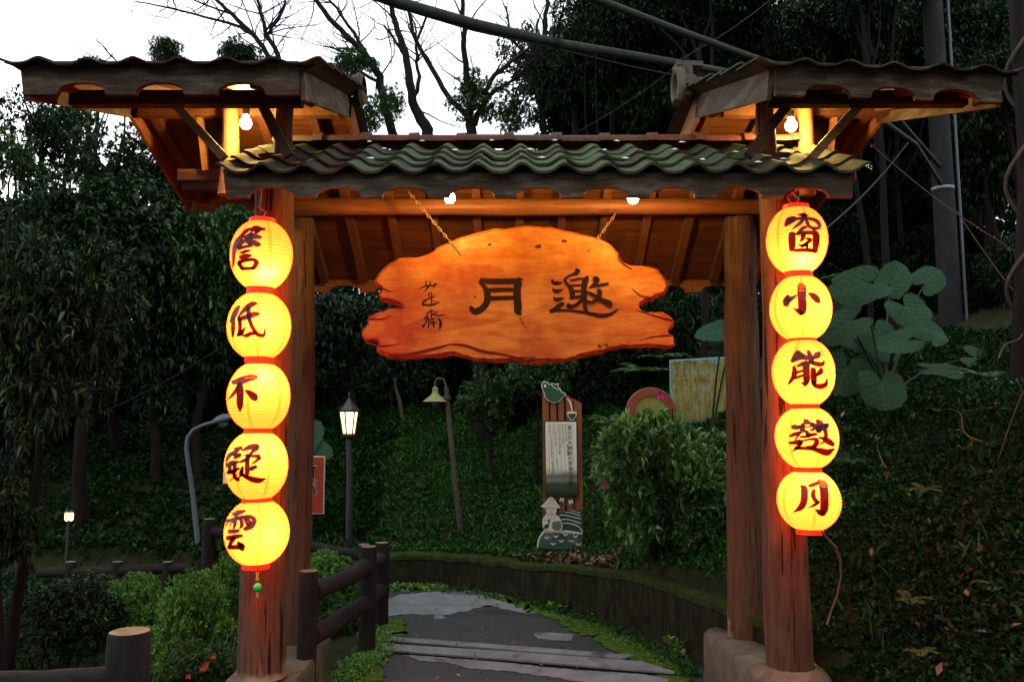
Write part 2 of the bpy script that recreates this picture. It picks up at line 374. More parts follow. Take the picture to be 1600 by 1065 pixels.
m, t, o = mat('tea_field_panel'); v = coord(t); sp = N(t, 'ShaderNodeSeparateXYZ'); t.links.new(v, sp.inputs[0]); n = noise(t, v, 7, 6, .6)
c = ramp(t, n, [(.38, (.012,.085,.06)), (.55, (.06,.12,.095)), (.7, (.24,.24,.18))]); bsdf(t, o, c, .6); M['field'] = m
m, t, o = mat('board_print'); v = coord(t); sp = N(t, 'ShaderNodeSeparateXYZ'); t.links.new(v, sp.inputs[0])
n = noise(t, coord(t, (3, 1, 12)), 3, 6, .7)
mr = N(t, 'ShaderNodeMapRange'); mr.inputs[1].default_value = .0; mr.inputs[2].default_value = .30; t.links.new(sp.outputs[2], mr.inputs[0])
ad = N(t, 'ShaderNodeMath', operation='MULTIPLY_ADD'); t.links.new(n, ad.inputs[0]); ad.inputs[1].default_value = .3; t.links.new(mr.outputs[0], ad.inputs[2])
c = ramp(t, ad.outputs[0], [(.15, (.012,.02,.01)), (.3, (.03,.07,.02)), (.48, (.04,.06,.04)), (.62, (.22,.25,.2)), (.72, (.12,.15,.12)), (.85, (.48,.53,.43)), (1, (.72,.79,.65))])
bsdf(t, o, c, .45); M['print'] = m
M['sign_red'] = plain('sign_red', (.30,.028,.014), .5, nz=.3, sc=9)
M['sign_edge'] = plain('sign_edge', (.5,.47,.38), .5)
M['black_letter'] = plain('black_letter', (.012,.012,.012), .5)
m, t, o = mat('tinted_panel'); v = coord(t); n = noise(t, coord(t, (8, 1, 2)), 3, 7, .7)
c = ramp(t, n, [(.3, (.10,.09,.025)), (.5, (.24,.22,.06)), (.62, (.30,.30,.16)), (.75, (.5,.5,.42))]); bsdf(t, o, c, .15, spec=.6); M['tinted'] = m
M['teal_edge'] = plain('teal_edge', (.22,.42,.42), .3)
M['rust_letter'] = plain('rust_letter', (.16,.06,.02), .6)
M['teal_letter'] = plain('teal_letter', (.22,.36,.34), .5)
M['ring_wood'] = plain('ring_wood', (.22,.06,.03), .6)
M['ring_disc'] = plain('ring_disc', (.22,.24,.05), .6)
M['charm_green'] = plain('charm_green', (.05,.62,.10), .25, nz=.05)
M['charm_yellow'] = plain('charm_yellow', (.6,.5,.05), .5)
M['charm_red'] = plain('charm_red', (.4,.02,.02), .6)
M['paper_label'] = plain('paper_label', (.7,.66,.5), .6)

# ------------------------------------------------------------------ terrain, path, wall
EDGE = np.array([(1.95,-12),(1.9,0),(1.85,3.0),(1.72,4.2),(1.58,4.9),(1.36,5.55),(1.234,5.88),(1.077,6.39),(.613,7.25),(.113,7.9),(-.28,8.3),(-.64,8.5),(-1.25,8.56),(-3,8.7),(-6,9.2),(-12,11),(-60,26)], float)
def edge_dist(x, y):
    """signed distance to the foot of the bank, positive uphill"""
    p = np.stack([x, y], -1); best = np.full(x.shape, 1e9); sg = np.ones(x.shape)
    for a, b in zip(EDGE[:-1], EDGE[1:]):
        ab = b-a; t_ = np.clip(((p-a)@ab)/(ab@ab), 0, 1); q = a+t_[..., None]*ab
        d = np.linalg.norm(p-q, axis=-1)
        cr = ab[0]*(p[..., 1]-a[1])-ab[1]*(p[..., 0]-a[0])
        up = d < best-1e-9
        best = np.where(up, d, best); sg = np.where(up, np.where(cr < 0, 1, -1), sg)
    return best*sg
def sstep(x, a, b):
    t_ = np.clip((x-a)/(b-a), 0, 1); return t_*t_*(3-2*t_)
def hill(x, y):
    x = np.asarray(x, float); y = np.asarray(y, float)
    d = edge_dist(x, y)
    rt = sstep(x, .9, 2.4)*(1-sstep(y, 8, 13))
    h0 = .31+.11*sstep(x, -.2, 1.0)-.28*(1-sstep(y, 4.2, 5.6))*sstep(x, .8, 1.2); shelf = .42*(1-sstep(x, .7, 1.2))
    s0 = .62+.08*rt; cap = 2.8+.4*rt
    dd = np.maximum(d-shelf, 0); up = h0+cap*(1-np.exp(-dd*s0/cap))+.07*dd
    bump = .05*np.sin(x*3.1+y*1.7)+.04*np.sin(x*5.3-y*4.1)
    lo = -.035-.55*sstep(-x, 1.25, 2.6)*(1-sstep(y, 6.7, 7.6))-.1*sstep(-x, 6, 12)
    k = sstep(d, .02, .14)
    return lo*(1-k)+(up+bump*np.clip(d, 0, 1))*k
def grid_axis(segs):
    out = []
    for a, b, st in segs: out += list(np.arange(a, b, st))
    return np.array(out+[segs[-1][1]])
gx = grid_axis([(-150,-30,12),(-30,-8,1.2),(-8,-2,.25),(-2,5,.1),(5,12,.5),(12,30,1.5),(30,150,12)])
gy = grid_axis([(-12,2,1.2),(2,12,.1),(12,20,.5),(20,40,1.5),(40,220,12)])
X, Y = np.meshgrid(gx, gy); Z = hill(X, Y)
nx, ny = len(gx), len(gy)
me = bpy.data.meshes.new('ground')
vid = np.arange(nx*ny).reshape(ny, nx)
q = np.stack([vid[:-1,:-1], vid[:-1,1:], vid[1:,1:], vid[1:,:-1]], -1).reshape(-1, 4)
me.from_pydata(np.stack([X.ravel(), Y.ravel(), Z.ravel()], 1).tolist(), [], q.tolist())
me.materials.append(M['soil']); me.polygons.foreach_set('use_smooth', [True]*len(me.polygons)); me.update()
tag(link('ground', me), 'dark soil of the hillside under the ground cover', None, None, 'structure')
def hz(x, y): return float(hill(np.array([x]), np.array([y]))[0])

# path: one sheet, then thin sheets on it
mb = MB()
left = [(-1.25,-8),(-1.2,3),(-1.12,5.0),(-1.0,6.0),(-1.03,6.9),(-1.5,7.25),(-2.3,7.4)]
right = [(1.9,-8),(1.85,3.0),(1.72,4.2),(1.58,4.9),(1.36,5.55),(1.24,5.88),(1.08,6.39),(.613,7.25),(.113,7.9),(-.28,8.3),(-.64,8.48),(-1.25,8.54),(-2.3,8.62)]
poly = [(a, b) for a, b in left]+[(a, b) for a, b in reversed(right)]
mb.add([(a, b, 0) for a, b in poly], [tuple(range(len(poly)-1, -1, -1))])
obj('path', mb, M['asphalt'], kind='structure', label='dark asphalt path curving away behind the gate')

def wavy(px, rnd=3, n=5):
    """roughen a traced outline"""
    out = []
    n *= 3
    for (a, b) in zip(px, px[1:]+px[:1]):
        for k in range(n):
            f = k/n; out.append((a[0]*(1-f)+b[0]*f+random.uniform(-rnd, rnd), a[1]*(1-f)+b[1]*f+random.uniform(-rnd, rnd)*.35))
    return out
def ground_sheet(name, px, z, m_, label, rnd=3, cat='patch'):
    mb = MB(); pts = [G(a, b, z) for a, b in wavy(px, rnd)]
    mb.add(pts, [tuple(range(len(pts)))]); 
    return obj(name, mb, m_, kind='structure', label=label)
ground_sheet('concrete_patch', [(598,937),(625,929),(680,923),(740,922),(790,929),(815,944),(848,955),(822,958),(790,951),(762,944),(735,952),(700,960),(650,959),(598,962)], .004, M['patch'], 'large pale concrete patch at the far bend of the path')
ground_sheet('concrete_patch', [(832,989),(862,987),(896,990),(893,1000),(868,1000),(840,997)], .004, M['patch'], 'small pale patch in the middle of the asphalt path', 2)
ground_sheet('concrete_patch', [(676,961),(690,960),(697,965),(680,967)], .004, M['patch'], 'tiny pale patch beside the large one', 1)
ground_sheet('concrete_patch', [(630,1022),(700,1024),(760,1030),(840,1040),(900,1046),(1000,1052),(1080,1064),(1100,1078),(1000,1076),(920,1066),(870,1058),(800,1048),(735,1044),(700,1034),(655,1032)], .004, M['patch'], 'long pale concrete strip nearest the camera on the path', 3)

# drain: three concrete kerbs with two slots filled by dark strips
A0, A1 = G(600, 998), G(975, 1025); 
def lerp(a, b, f): return ell(a)*(1-f)+ell(b)*f
dr = thing('drain_cover', tuple(G(800, 1018)), 'long concrete drain cover with two dark slots across the path', 'drain')
for (a, b, c_, d_) in [((612,993.5),(990,1022),(972,1028),(597,998.5)), ((598,1003.5),(1003,1031.5),(1064,1051),(596,1013.5))]:
    pts = []
    top = [lerp(a, b, f) for f in np.linspace(0, 1, 14)]; bot = [lerp(d_, c_, f) for f in np.linspace(0, 1, 14)]
    pl = [tuple(q+np.array([random.uniform(-2, 2), random.uniform(-.3, .3)])) for q in top]+[tuple(q+np.array([random.uniform(-2, 2), random.uniform(-.25, .25)])) for q in bot[::-1]]
    mb = MB(); w3 = [G(x_, y_, .022) for x_, y_ in pl]
    mb.prism([(q[0], q[1]) for q in w3], (1,0,0), (0,1,0), (0,0,-1), (0,0,.022), .018)
    obj('slab', mb, M['patch'], dr)
for a, b in (((594,1001.5),(985,1029)), ((596,1016),(1062,1054))):
    mb = MB(); p0, p1 = G(*a, .008), G(*b, .008); mb.beam(p0, p1, .042, .006); obj('slot_shade', mb, M['slot'], dr)  # near-black strip standing in for the shade inside each slot

# retaining wall
wl = thing('retaining_wall', (0, 7.9, 0), 'low mossy retaining wall curving along the path', 'wall')
E = EDGE[4:14]; pts = []
for i in range(len(E)-1):
    for k in range(6):
        f = k/6; p0 = E[max(i-1, 0)]; p1 = E[i]; p2 = E[i+1]; p3 = E[min(i+2, len(E)-1)]
        pts.append(.5*((2*p1)+(-p0+p2)*f+(2*p0-5*p1+4*p2-p3)*f*f+(-p0+3*p1-3*p2+p3)*f**3))
pts.append(E[-1]); pts = np.array(pts)
mb = MB(); cap = MB(); ring = []; ring2 = []
for i, p in enumerate(pts):
    tg = pts[min(i+1, len(pts)-1)]-pts[max(i-1, 0)]; tg /= np.linalg.norm(tg); nm = np.array([tg[1], -tg[0]])
    h = .295+.14*sstep(p[0], -.2, 1.2)+random.uniform(-.012, .012)
    w = .17
    rows = [(0, -.1), (random.uniform(-.008, .008), .12), (random.uniform(-.01, .01), h*.66), (.004, h-.03), (.02, h), (w, h+.01), (w, -.1)]
    ring.append([(p[0]+nm[0]*a, p[1]+nm[1]*a, b) for a, b in rows])
    ring2.append([(p[0]+nm[0]*a, p[1]+nm[1]*a, b) for a, b in ((-.006, h-.035), (-.004, h+.006), (.03, h+.016+random.uniform(0, .012)), (w+.02, h+.018+random.uniform(0, .012)), (w+.02, h-.03))])
for R_, mbx in ((ring, mb), (ring2, cap)):
    k = len(R_[0]); flat = [q for r in R_ for q in r]
    mbx.add(flat, [(i*k+j, i*k+j+1, (i+1)*k+j+1, (i+1)*k+j) for i in range(len(R_)-1) for j in range(k-1)])
    mbx.add(R_[0], [tuple(range(k))]); mbx.add(R_[-1], [tuple(range(k-1, -1, -1))])
obj('wall_body', mb, M['wall'], wl, smooth=40); obj('moss_cap', cap, M['wall_top'], wl, smooth=60)

# moss sheets along path edges
def moss_strip(outer, inner, z, label, rag=5):
    def dense(px, k, j):
        out = []
        for p, q in zip(px[:-1], px[1:]):
            for i in range(k): f = i/k; out.append((p[0]*(1-f)+q[0]*f+random.gauss(0, j), p[1]*(1-f)+q[1]*f+random.gauss(0, j*.35)))
        return out+[px[-1]]
    mb = MB(); A_ = [G(a, b, z) for a, b in dense(outer, 12, .5)]; B_ = [G(a, b, z) for a, b in dense(inner, 12, rag)]
    k = min(len(A_), len(B_)); mb.add(A_[:k]+B_[:k], [(i, i+1, k+i+1, k+i) for i in range(k-1)])
    obj('moss_patch', mb, M['moss'], kind='structure', label=label)
moss_strip([(735,921),(790,932),(860,952),(930,975),(1000,1005),(1060,1038),(1088,1062)], [(735,922),(795,941),(850,962),(905,988),(955,1014),(1010,1040),(1045,1064)], .007, 'green moss along the foot of the curved wall')
moss_strip([(590,968),(588,990),(575,1012),(560,1030),(530,1058),(505,1080)], [(628,966),(636,984),(612,1004),(598,1030),(600,1058),(585,1080)], .007, 'green moss along the fence side of the path', 3)

# ------------------------------------------------------------------ foliage builders
def unit(v): return v/(np.linalg.norm(v, axis=-1, keepdims=True)+1e-9)
def leaf_mesh(name, B, D, Nn, L, Wd, tint, m_, simple=False, fold=.25):
    D = unit(D); Nn = unit(Nn-D*np.sum(Nn*D, -1, keepdims=True)); R_ = np.cross(D, Nn); n = len(B)
    L = L[:, None]; Wd = Wd[:, None]
    if simple:
        V = np.stack([B, B+D*L*.5+R_*Wd*.5, B+D*L-Nn*L*.12, B+D*L*.5-R_*Wd*.5], 1); nv = 4
        F = np.array([[0,1,2],[0,2,3]])
    else:
        V = np.stack([B, B+D*L*.42+R_*Wd*.5+Nn*Wd*fold, B+D*L-Nn*L*.18, B+D*L*.42-R_*Wd*.5+Nn*Wd*fold, B+D*L*.5], 1); nv = 5
        F = np.array([[0,1,4],[1,2,4],[4,2,3],[0,4,3]])
    nf = len(F); V = V.reshape(-1, 3); idx = (F[None]+(np.arange(n)*nv)[:, None, None]).reshape(-1)
    me = bpy.data.meshes.new(name); me.vertices.add(len(V)); me.vertices.foreach_set('co', V.astype(np.float32).ravel())
    me.loops.add(len(idx)); me.loops.foreach_set('vertex_index', idx.astype(np.int32))
    me.polygons.add(n*nf); me.polygons.foreach_set('loop_start', (np.arange(n*nf)*3).astype(np.int32))
    at = me.attributes.new('tint', 'FLOAT', 'FACE'); at.data.foreach_set('value', np.repeat(tint, nf).astype(np.float32))
    me.materials.append(m_); me.update(calc_edges=True); return me
def rosettes(C, OUT, per, L, ratio, rg, m_, name, simple=False, spread=.9, droop=.15, tint=None, lift=0.0):
    n = len(C); B = np.repeat(C, per, 0); O = np.repeat(unit(OUT), per, 0)
    D = unit(O*(.35+.5*rg.random((n*per, 1)))+spread*unit(rg.normal(size=(n*per, 3)))-np.array([0, 0, droop-lift]))
    Nn = unit(np.array([0, 0, 1.3])+.25*O+.38*rg.normal(size=(n*per, 3)))
    ll = L*(.6+.6*rg.random(n*per)); tt = np.clip((np.repeat(rg.random(n), per)*.6+.4*rg.random(n*per)) if tint is None else tint, 0, 1)
    B = B+rg.normal(size=B.shape)*L*.12
    return leaf_mesh(name, B, D, Nn, ll, ll*ratio, tt, m_, simple)
def crown_mesh(name, seed, nblob, ncl, per, L, ratio, m_, rb=(.26, .5), simple=False, shell=(.55, 1.08), flat=.8, lift=.2):
    rg = np.random.default_rng(seed)
    c = unit(rg.normal(size=(nblob, 3)))*(rg.random((nblob, 1))**.4)*.72; c[:, 2] *= flat
    r = rb[0]+(rb[1]-rb[0])*rg.random(nblob)
    w = r**2/np.sum(r**2); b = rg.choice(nblob, ncl, p=w)
    d = unit(rg.normal(size=(ncl, 3))+np.array([0, 0, .25])); u = shell[0]+(shell[1]-shell[0])*rg.random((ncl, 1))**.6
    C = c[b]+d*r[b][:, None]*u*np.array([1, 1, flat])
    return rosettes(C, d, per, L, ratio, rg, m_, name, simple, lift=lift)
CR = {
 'near': crown_mesh('crown', 11, 16, 2100, 7, .10, .32, M['leaf_dark'], (.24, .44)),
 'mid': crown_mesh('crown', 12, 20, 2500, 6, .088, .38, M['leaf_dark'], (.22, .42)),
 'mid2': crown_mesh('crown', 13, 18, 2400, 6, .095, .42, M['leaf_dark'], (.24, .46)),
 'green': crown_mesh('crown', 14, 18, 2300, 6, .085, .42, M['leaf_mid'], (.24, .46)),
 'bushy': crown_mesh('crown', 15, 26, 1500, 7, .118, .40, M['leaf_shrub'], (.22, .36), shell=(.7, 1.12), lift=.75),
 'bright': crown_mesh('crown', 16, 24, 2700, 6, .078, .42, M['leaf_bright'], (.2, .36), shell=(.75, 1.1), lift=.7),
 'loose': crown_mesh('crown', 17, 22, 950, 6, .085, .42, M['leaf_dark'], (.14, .3)),
 'loose2': crown_mesh('crown', 18, 26, 800, 6, .09, .45, M['leaf_mid'], (.12, .26)),
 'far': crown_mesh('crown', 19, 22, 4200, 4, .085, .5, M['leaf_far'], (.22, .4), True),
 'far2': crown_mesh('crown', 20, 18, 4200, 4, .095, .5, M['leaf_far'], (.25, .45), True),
}
def wander(a, b, k, amp, rg):
    a, b = ell(a), ell(b); out = []; C_ = rg.normal(size=(3, 3))*np.array([[1.], [.6], [.35]])
    for i in range(k+1):
        f = i/k; out.append(a*(1-f)+b*f+amp*sum(C_[j]*math.sin((j+1)*math.pi*f) for j in range(3)))
    return out
def tree(name, px, py, Yd, rx, ry, crown, label, group=None, cat='tree', trunk_r=.07, trunk_px=None, rot=None, limbs=6):
    """crown centre at a traced point, its trunk running down to the ground below"""
    c = P(px, py, Yd); sc = Yd/FPX; R_ = (rx*sc, (rx*sc+ry*sc)/2*.85, ry*sc/.86)
    rg = np.random.default_rng(int(px*7+py*3+Yd*11) % 100000)
    bx = c[0]+rg.uniform(-.25, .25) if trunk_px is None else P(trunk_px, py, Yd)[0]
    by = c[1]+rg.uniform(0, .3); bz = hz(bx, by)-.1
    if bz > c[2]-.1: bz = c[2]-R_[2]*.9-.1
    th = thing(name, (bx, by, bz), label, cat, group)
    mb = MB(); top = c+np.array([0, 0, R_[2]*.35])
    mb.tube(wander((bx, by, bz), top, 7, trunk_r*1.6, rg), list(np.linspace(trunk_r, trunk_r*.3, 8)), 8, noise=.05)
    for k in range(limbs):
        f = rg.uniform(.45, .9); s0 = ell((bx, by, bz))*(1-f)+top*f
        e = c+unit(rg.normal(size=3)+np.array([0, 0, .3]))*np.array(R_)*rg.uniform(.55, .9)
        mb.tube(wander(s0, e, 5, .08, rg), list(np.linspace(trunk_r*.45, .008, 6)), 5)
    obj('trunk', mb, M['bark'], th, smooth=60)
    o = link('crown', CR[crown], th, tuple(c)); o.scale = R_; o.rotation_euler = (0, 0, rg.uniform(0, 6.28) if rot is None else rot)
    return th
def scatter_cover(name, pts, L, ratio, m_, label, seed, per=4, up=1.0, tint=None):
    rg = np.random.default_rng(seed); pts = np.array(pts); z = hill(pts[:, 0], pts[:, 1])
    C = np.stack([pts[:, 0], pts[:, 1], z+rg.random(len(pts))*L*1.1], 1)
    OUT = np.tile(np.array([[0, -.35, up]]), (len(C), 1))
    me = rosettes(C, OUT, per, L, ratio, rg, m_, name, True, 1.0, .1, tint)
    return tag(link(name, me), label, None, None, 'stuff')

# ------------------------------------------------------------------ the gate
XL, XR, YF, YR, YM = -1.325, 1.475, 4.56, 5.35, 4.95
gate = thing('timber_gate', (.075, YM, 0), 'timber log gate with three tiled roofs over the path', 'gate')
def log(a, b, r0, r1, seed, m_, name='post', parent=gate, n=18, k=9, amp=.008, label=None):
    rg = np.random.default_rng(seed); mb = MB()
    mb.tube(wander(a, b, k, amp, rg), [r0+(r1-r0)*i/k+rg.normal()*.0025 for i in range(k+1)], n, noise=.012, seed=seed)
    return obj(name, mb, m_, parent, smooth=50, label=label)
log((XL, YF, .28), (XL-.01, YF, 3.1), .125, .105, 1, M['log_post'])
log((XR, YF, .28), (XR+.012, YF, 3.1), .122, .105, 2, M['log_post'])
log((XL-.03, YR, .24), (XL-.065, YR, 3.12), .094, .088, 3, M['log_post'])
log((XR-.01, YR, .27), (XR+.03, YR, 3.12), .118, .10, 4, M['log_post'])
# tie logs and purlin
log((-1.42, 5.2, 2.992), (1.72, 5.2, 2.992), .056, .052, 5, M['log_beam'], 'purlin', amp=.004)
log((-1.42, 4.42, 2.94), (1.72, 4.42, 2.94), .045, .045, 6, M['log_beam'], 'purlin', amp=.004)
def slope_basis(y0, z0, y1, z1):
    d = np.array([0, y1-y0, z1-z0]); L = np.linalg.norm(d); d /= L; n = np.array([0, -d[2], d[1]])
    if n[2] < 0: n = -n
    return d, n, L
TW, TA, TT = .217, .0215, .014
def tile_mesh(m_, length):
    k = 12; prof = []
    for i in range(k+1):
        x = -TW*.54+TW*1.08*i/k; c = .5+.5*math.cos(2*math.pi*x/TW+math.pi)   # crest on the left and right edge
        prof.append((x, TA*2*(c**1.7)))
    mb = MB(); rows = [(0, 0), (length*.5, -.001), (length, 0)]
    top = [(x, y, z+TT) for y, dz in rows for x, z in prof]; bot = [(x, y, z) for y, dz in rows for x, z in prof]
    n = k+1
    fs = [(j*n+i, j*n+i+1, (j+1)*n+i+1, (j+1)*n+i) for j in range(2) for i in range(k)]
    mb.add(top, fs); mb.add(bot, [f[::-1] for f in fs])
    mb.add(top[:n]+bot[:n], [(i, n+i, n+i+1, i+1) for i in range(k)])
    mb.add(top[-n:]+bot[-n:], [(i, i+1, n+i+1, n+i) for i in range(k)])
    for e in (0, k):
        mb.add([top[j*n+e] for j in range(3)]+[bot[j*n+e] for j in range(3)], [(0, 1, 4, 3), (1, 2, 5, 4)])
    return mesh_from('tile', mb, m_, (0, 0, 0), 50)
TM = {'mossy': tile_mesh(M['tile'], .29), 'red': tile_mesh(M['tile_red'], .29)}
def put_tile(roof, me, x, o, d, n, seed, lift=0.0, flip=False, hs_=1.0):
    rg = random.Random(seed); X_ = np.array([1., 0, 0])
    if flip: X_ = -X_
    c = o+np.array([x, 0, 0])+n*lift
    tilt = math.radians(4.0+rg.uniform(-.6, .6)); yaw = math.radians(rg.uniform(-1.8, 1.8)); c = c+n*rg.uniform(-.004, .005)+d*rg.uniform(-.008, .008)
    R_ = Matrix(np.stack([X_, d, n], 1).tolist()) @ Matrix.Rotation(yaw, 3, 'Z') @ Matrix.Rotation(-tilt, 3, 'X')
    ob = bpy.data.objects.new('tile', me); COL.objects.link(ob); ob.parent = roof
    M4 = R_.to_4x4() @ Matrix.Diagonal((1, 1, hs_, 1)); M4.translation = Vector(c)-Vector(LOC[roof.name]); ob.matrix_local = M4
    return ob
def corr_sheet(mb, x0, x1, o, d, n, L, lift):
    xs = np.arange(x0, x1+1e-6, TW/6); rows = []
    for s_ in (0, L):
        rows.append([o+d*s_+np.array([x, 0, 0])+n*(lift+TA*2*(.5+.5*math.cos(2*math.pi*(x-x0)/TW))**1.15) for x in xs])
        rows.append([q-n*.012 for q in rows[-1]])
    k = len(xs)
    mb.add(rows[0]+rows[2], [(i, i+1, k+i+1, k+i) for i in range(k-1)])
    mb.add(rows[1]+rows[3], [(i+1, i, k+i, k+i+1) for i in range(k-1)])
    for a, b in ((0, 1), (2, 3)): mb.add(rows[a]+rows[b], [(i, k+i, k+i+1, i+1) for i in range(k-1)])
def scallop(x0, x1, z0, z1, centres, hw, dep):
    pl = [(x0, z1), (x0, z0)]
    for c in sorted(centres):
        pts = []
        for i in range(11):
            a = math.pi*i/10; xx = c-hw*1.15*math.cos(a); pts.append((xx, z0+dep*math.sin(a)**.8))
        pl += [q for q in pts if x0+.005 < q[0] < x1-.005]
    pl += [(x1, z0), (x1, z1)]
    return pl

def build_roof(x0, x1, yf, zf, yr, zr, yb, zb, rafter_dx, fascia, tiles_mode, label, rowlen, drop=0, verge=None):
    """gable roof: underside line (yf,zf)-(yr,zr)-(yb,zb); every board, rafter and tile its own piece"""
    dF, nF, LF = slope_basis(yf, zf, yr, zr); dB, nB, LB = slope_basis(yb, zb, yr, zr)
    oF = np.array([0, yf, zf]); oB = np.array([0, yb, zb])
    mb = MB()
    # tile bed: battens + back slope covering
    corr_sheet(mb, x0-.1, x1+.1, oB, dB, nB, LB-.02, .028)
    roof = obj('roof', mb, M['tile_red'], gate, base=((x0+x1)/2, yr, zr), label=label, smooth=40)
    # planks along x
    for o_, d_, n_, L_, s_ in ((oF, dF, nF, LF, 1), (oB, dB, nB, LB, 2)):
        k = int(round(L_/.165)); w = L_/k
        for i in range(k):
            mb = MB(); c = o_+d_*(w*(i+.5))+n_*(.009+random.uniform(-.0015, .0015))
            R_ = np.stack([np.array([1., 0, 0]), d_, n_], 1)
            mb.box(c+np.array([(x0+x1)/2, 0, 0]), (x1-x0-random.uniform(0, .015), w-.006, .018), R_)
            obj('plank', mb, M['plank'], roof)
    # rafters below the boards, on the back slope and (wings) the front slope
    xs = np.arange(x0+.09, x1-.02, rafter_dx)
    for x in xs:
        mb = MB(); a = oB+np.array([x, 0, 0])-nB*.028+dB*.03; b = oB+dB*(LB-.04)+np.array([x, 0, 0])-nB*.028
        mb.beam(a, b, .052, .056); obj('rafter', mb, M['rafter'], roof)
        if tiles_mode == 'wing':
            mb = MB(); a = oF+np.array([x, 0, 0])-nF*.028+dF*.05; b = oF+dF*(LF-.04)+np.array([x, 0, 0])-nF*.028
            mb.beam(a, b, .052, .056); obj('rafter', mb, M['rafter'], roof)
    # scalloped fascia
    (fz0, fz1, cs, hw, dep, fx0, fx1) = fascia
    mb = MB(); mb.prism(scallop(fx0, fx1, fz0, fz1, cs, hw, dep), (1,0,0), (0,0,1), (0,1,0), (0, yf-.02, 0), .028)
    obj('fascia', mb, M['fascia'], roof)
    mb = MB(); mb.prism(scallop(x0, x1, zb-.09, zb+.02, cs, hw, dep), (1,0,0), (0,0,1), (0,1,0), (0, yb+.0, 0), .028)
    obj('fascia', mb, M['verge_in'], roof)
    # verge boards on both gables
    for xe, sgn in ((x0-.013, -1), (x1+.013, 1)):
        for o_, d_, L_, n_, nm in ((oF, dF, LF, nF, 'f'), (oB, dB, LB, nB, 'b')):
            h = .15; mb = MB()
            a = o_+np.array([xe, 0, 0])-n_*(h/2-.035)+d_*.0; b = o_+d_*(L_+.0)+np.array([xe, 0, 0])-n_*(h/2-.035)
            mb.beam(a, b, .024, h)
            obj('bargeboard', mb, M['verge'] if nm == 'f' else M['verge_in'], roof)
    return roof, (oF, dF, nF, LF)

# centre roof
centre, (oF, dF, nF, LF) = build_roof(-1.44, 1.715, 4.12, 2.862, 4.95, 3.262, 5.97, 2.655, .28,
    (2.747, 2.875, [P(424+104.5*k, 300, 4.1)[0] for k in range(9)], .10, .052, -1.443, 1.719), 'centre', 'long low roof over the middle of the gate', .244)
cols = 15; x_start = -1.475
for r in range(4):
    for k in range(cols):
        put_tile(centre, TM['red' if random.random() < max(0, .95-k*.17) else 'mossy'], x_start+TW*(k+.5)+.005, oF+dF*(LF*r/4-.06)+np.array([0, 0, 0]), dF, nF, r*100+k, .022)
# ridge capping
cols_r = 11
for k in range(cols_r):
    mb = MB(); xa = -1.45+.29*k; xb = xa+.29
    c = np.array([0, 4.955, 3.315+random.uniform(-.003, .003)])
    prof = [(a, .085*math.cos(t_), .055*math.sin(t_)) for a in (0,) for t_ in ()]
    def arc(x, r, rz): return [(x, c[1]+r*math.cos(math.pi*i/10), c[2]+rz*math.sin(math.pi*i/10)) for i in range(11)]
    secs = [arc(xa, .082, .058), arc(xb-.05, .082, .058), arc(xb-.045, .094, .07), arc(xb+.012, .096, .072)]
    flat = [q for s_ in secs for q in s_]
    mb.add(flat, [(j*11+i, j*11+i+1, (j+1)*11+i+1, (j+1)*11+i) for j in range(3) for i in range(10)])
    mb.add(secs[0], [tuple(range(11))]); mb.add(secs[3], [tuple(range(10, -1, -1))])
    obj('ridge_cap', mb, M['tile_ridge'], centre, smooth=40)
# lime dabs on crests
for (px, py) in [(578,221),(600,232),(660,220),(768,219),(712,234),(580,247),(828,233),(847,246),(867,219),(945,234),(977,247),(963,220),(1065,222),(1055,233),(1098,249),(1150,237),(1184,253),(1224,248)]:
    d_ = ray(px, py); p0 = oF+nF*(.022+TA*2+TT+.012); t_ = ((p0-CAM)@nF)/(d_@nF); q = CAM+d_*t_
    mb = MB()
    ringv = []
    for j in range(9):
        a = 2*math.pi*j/9; rr = random.uniform(.006, .02); ringv.append(q+np.array([1.3*rr*math.cos(a), 0, 0])+dF*rr*math.sin(a))
    mb.add(ringv+[q+nF*.006], [(j, (j+1) % 9, 9) for j in range(9)]); obj('mortar_dab', mb, M['lime'], centre)

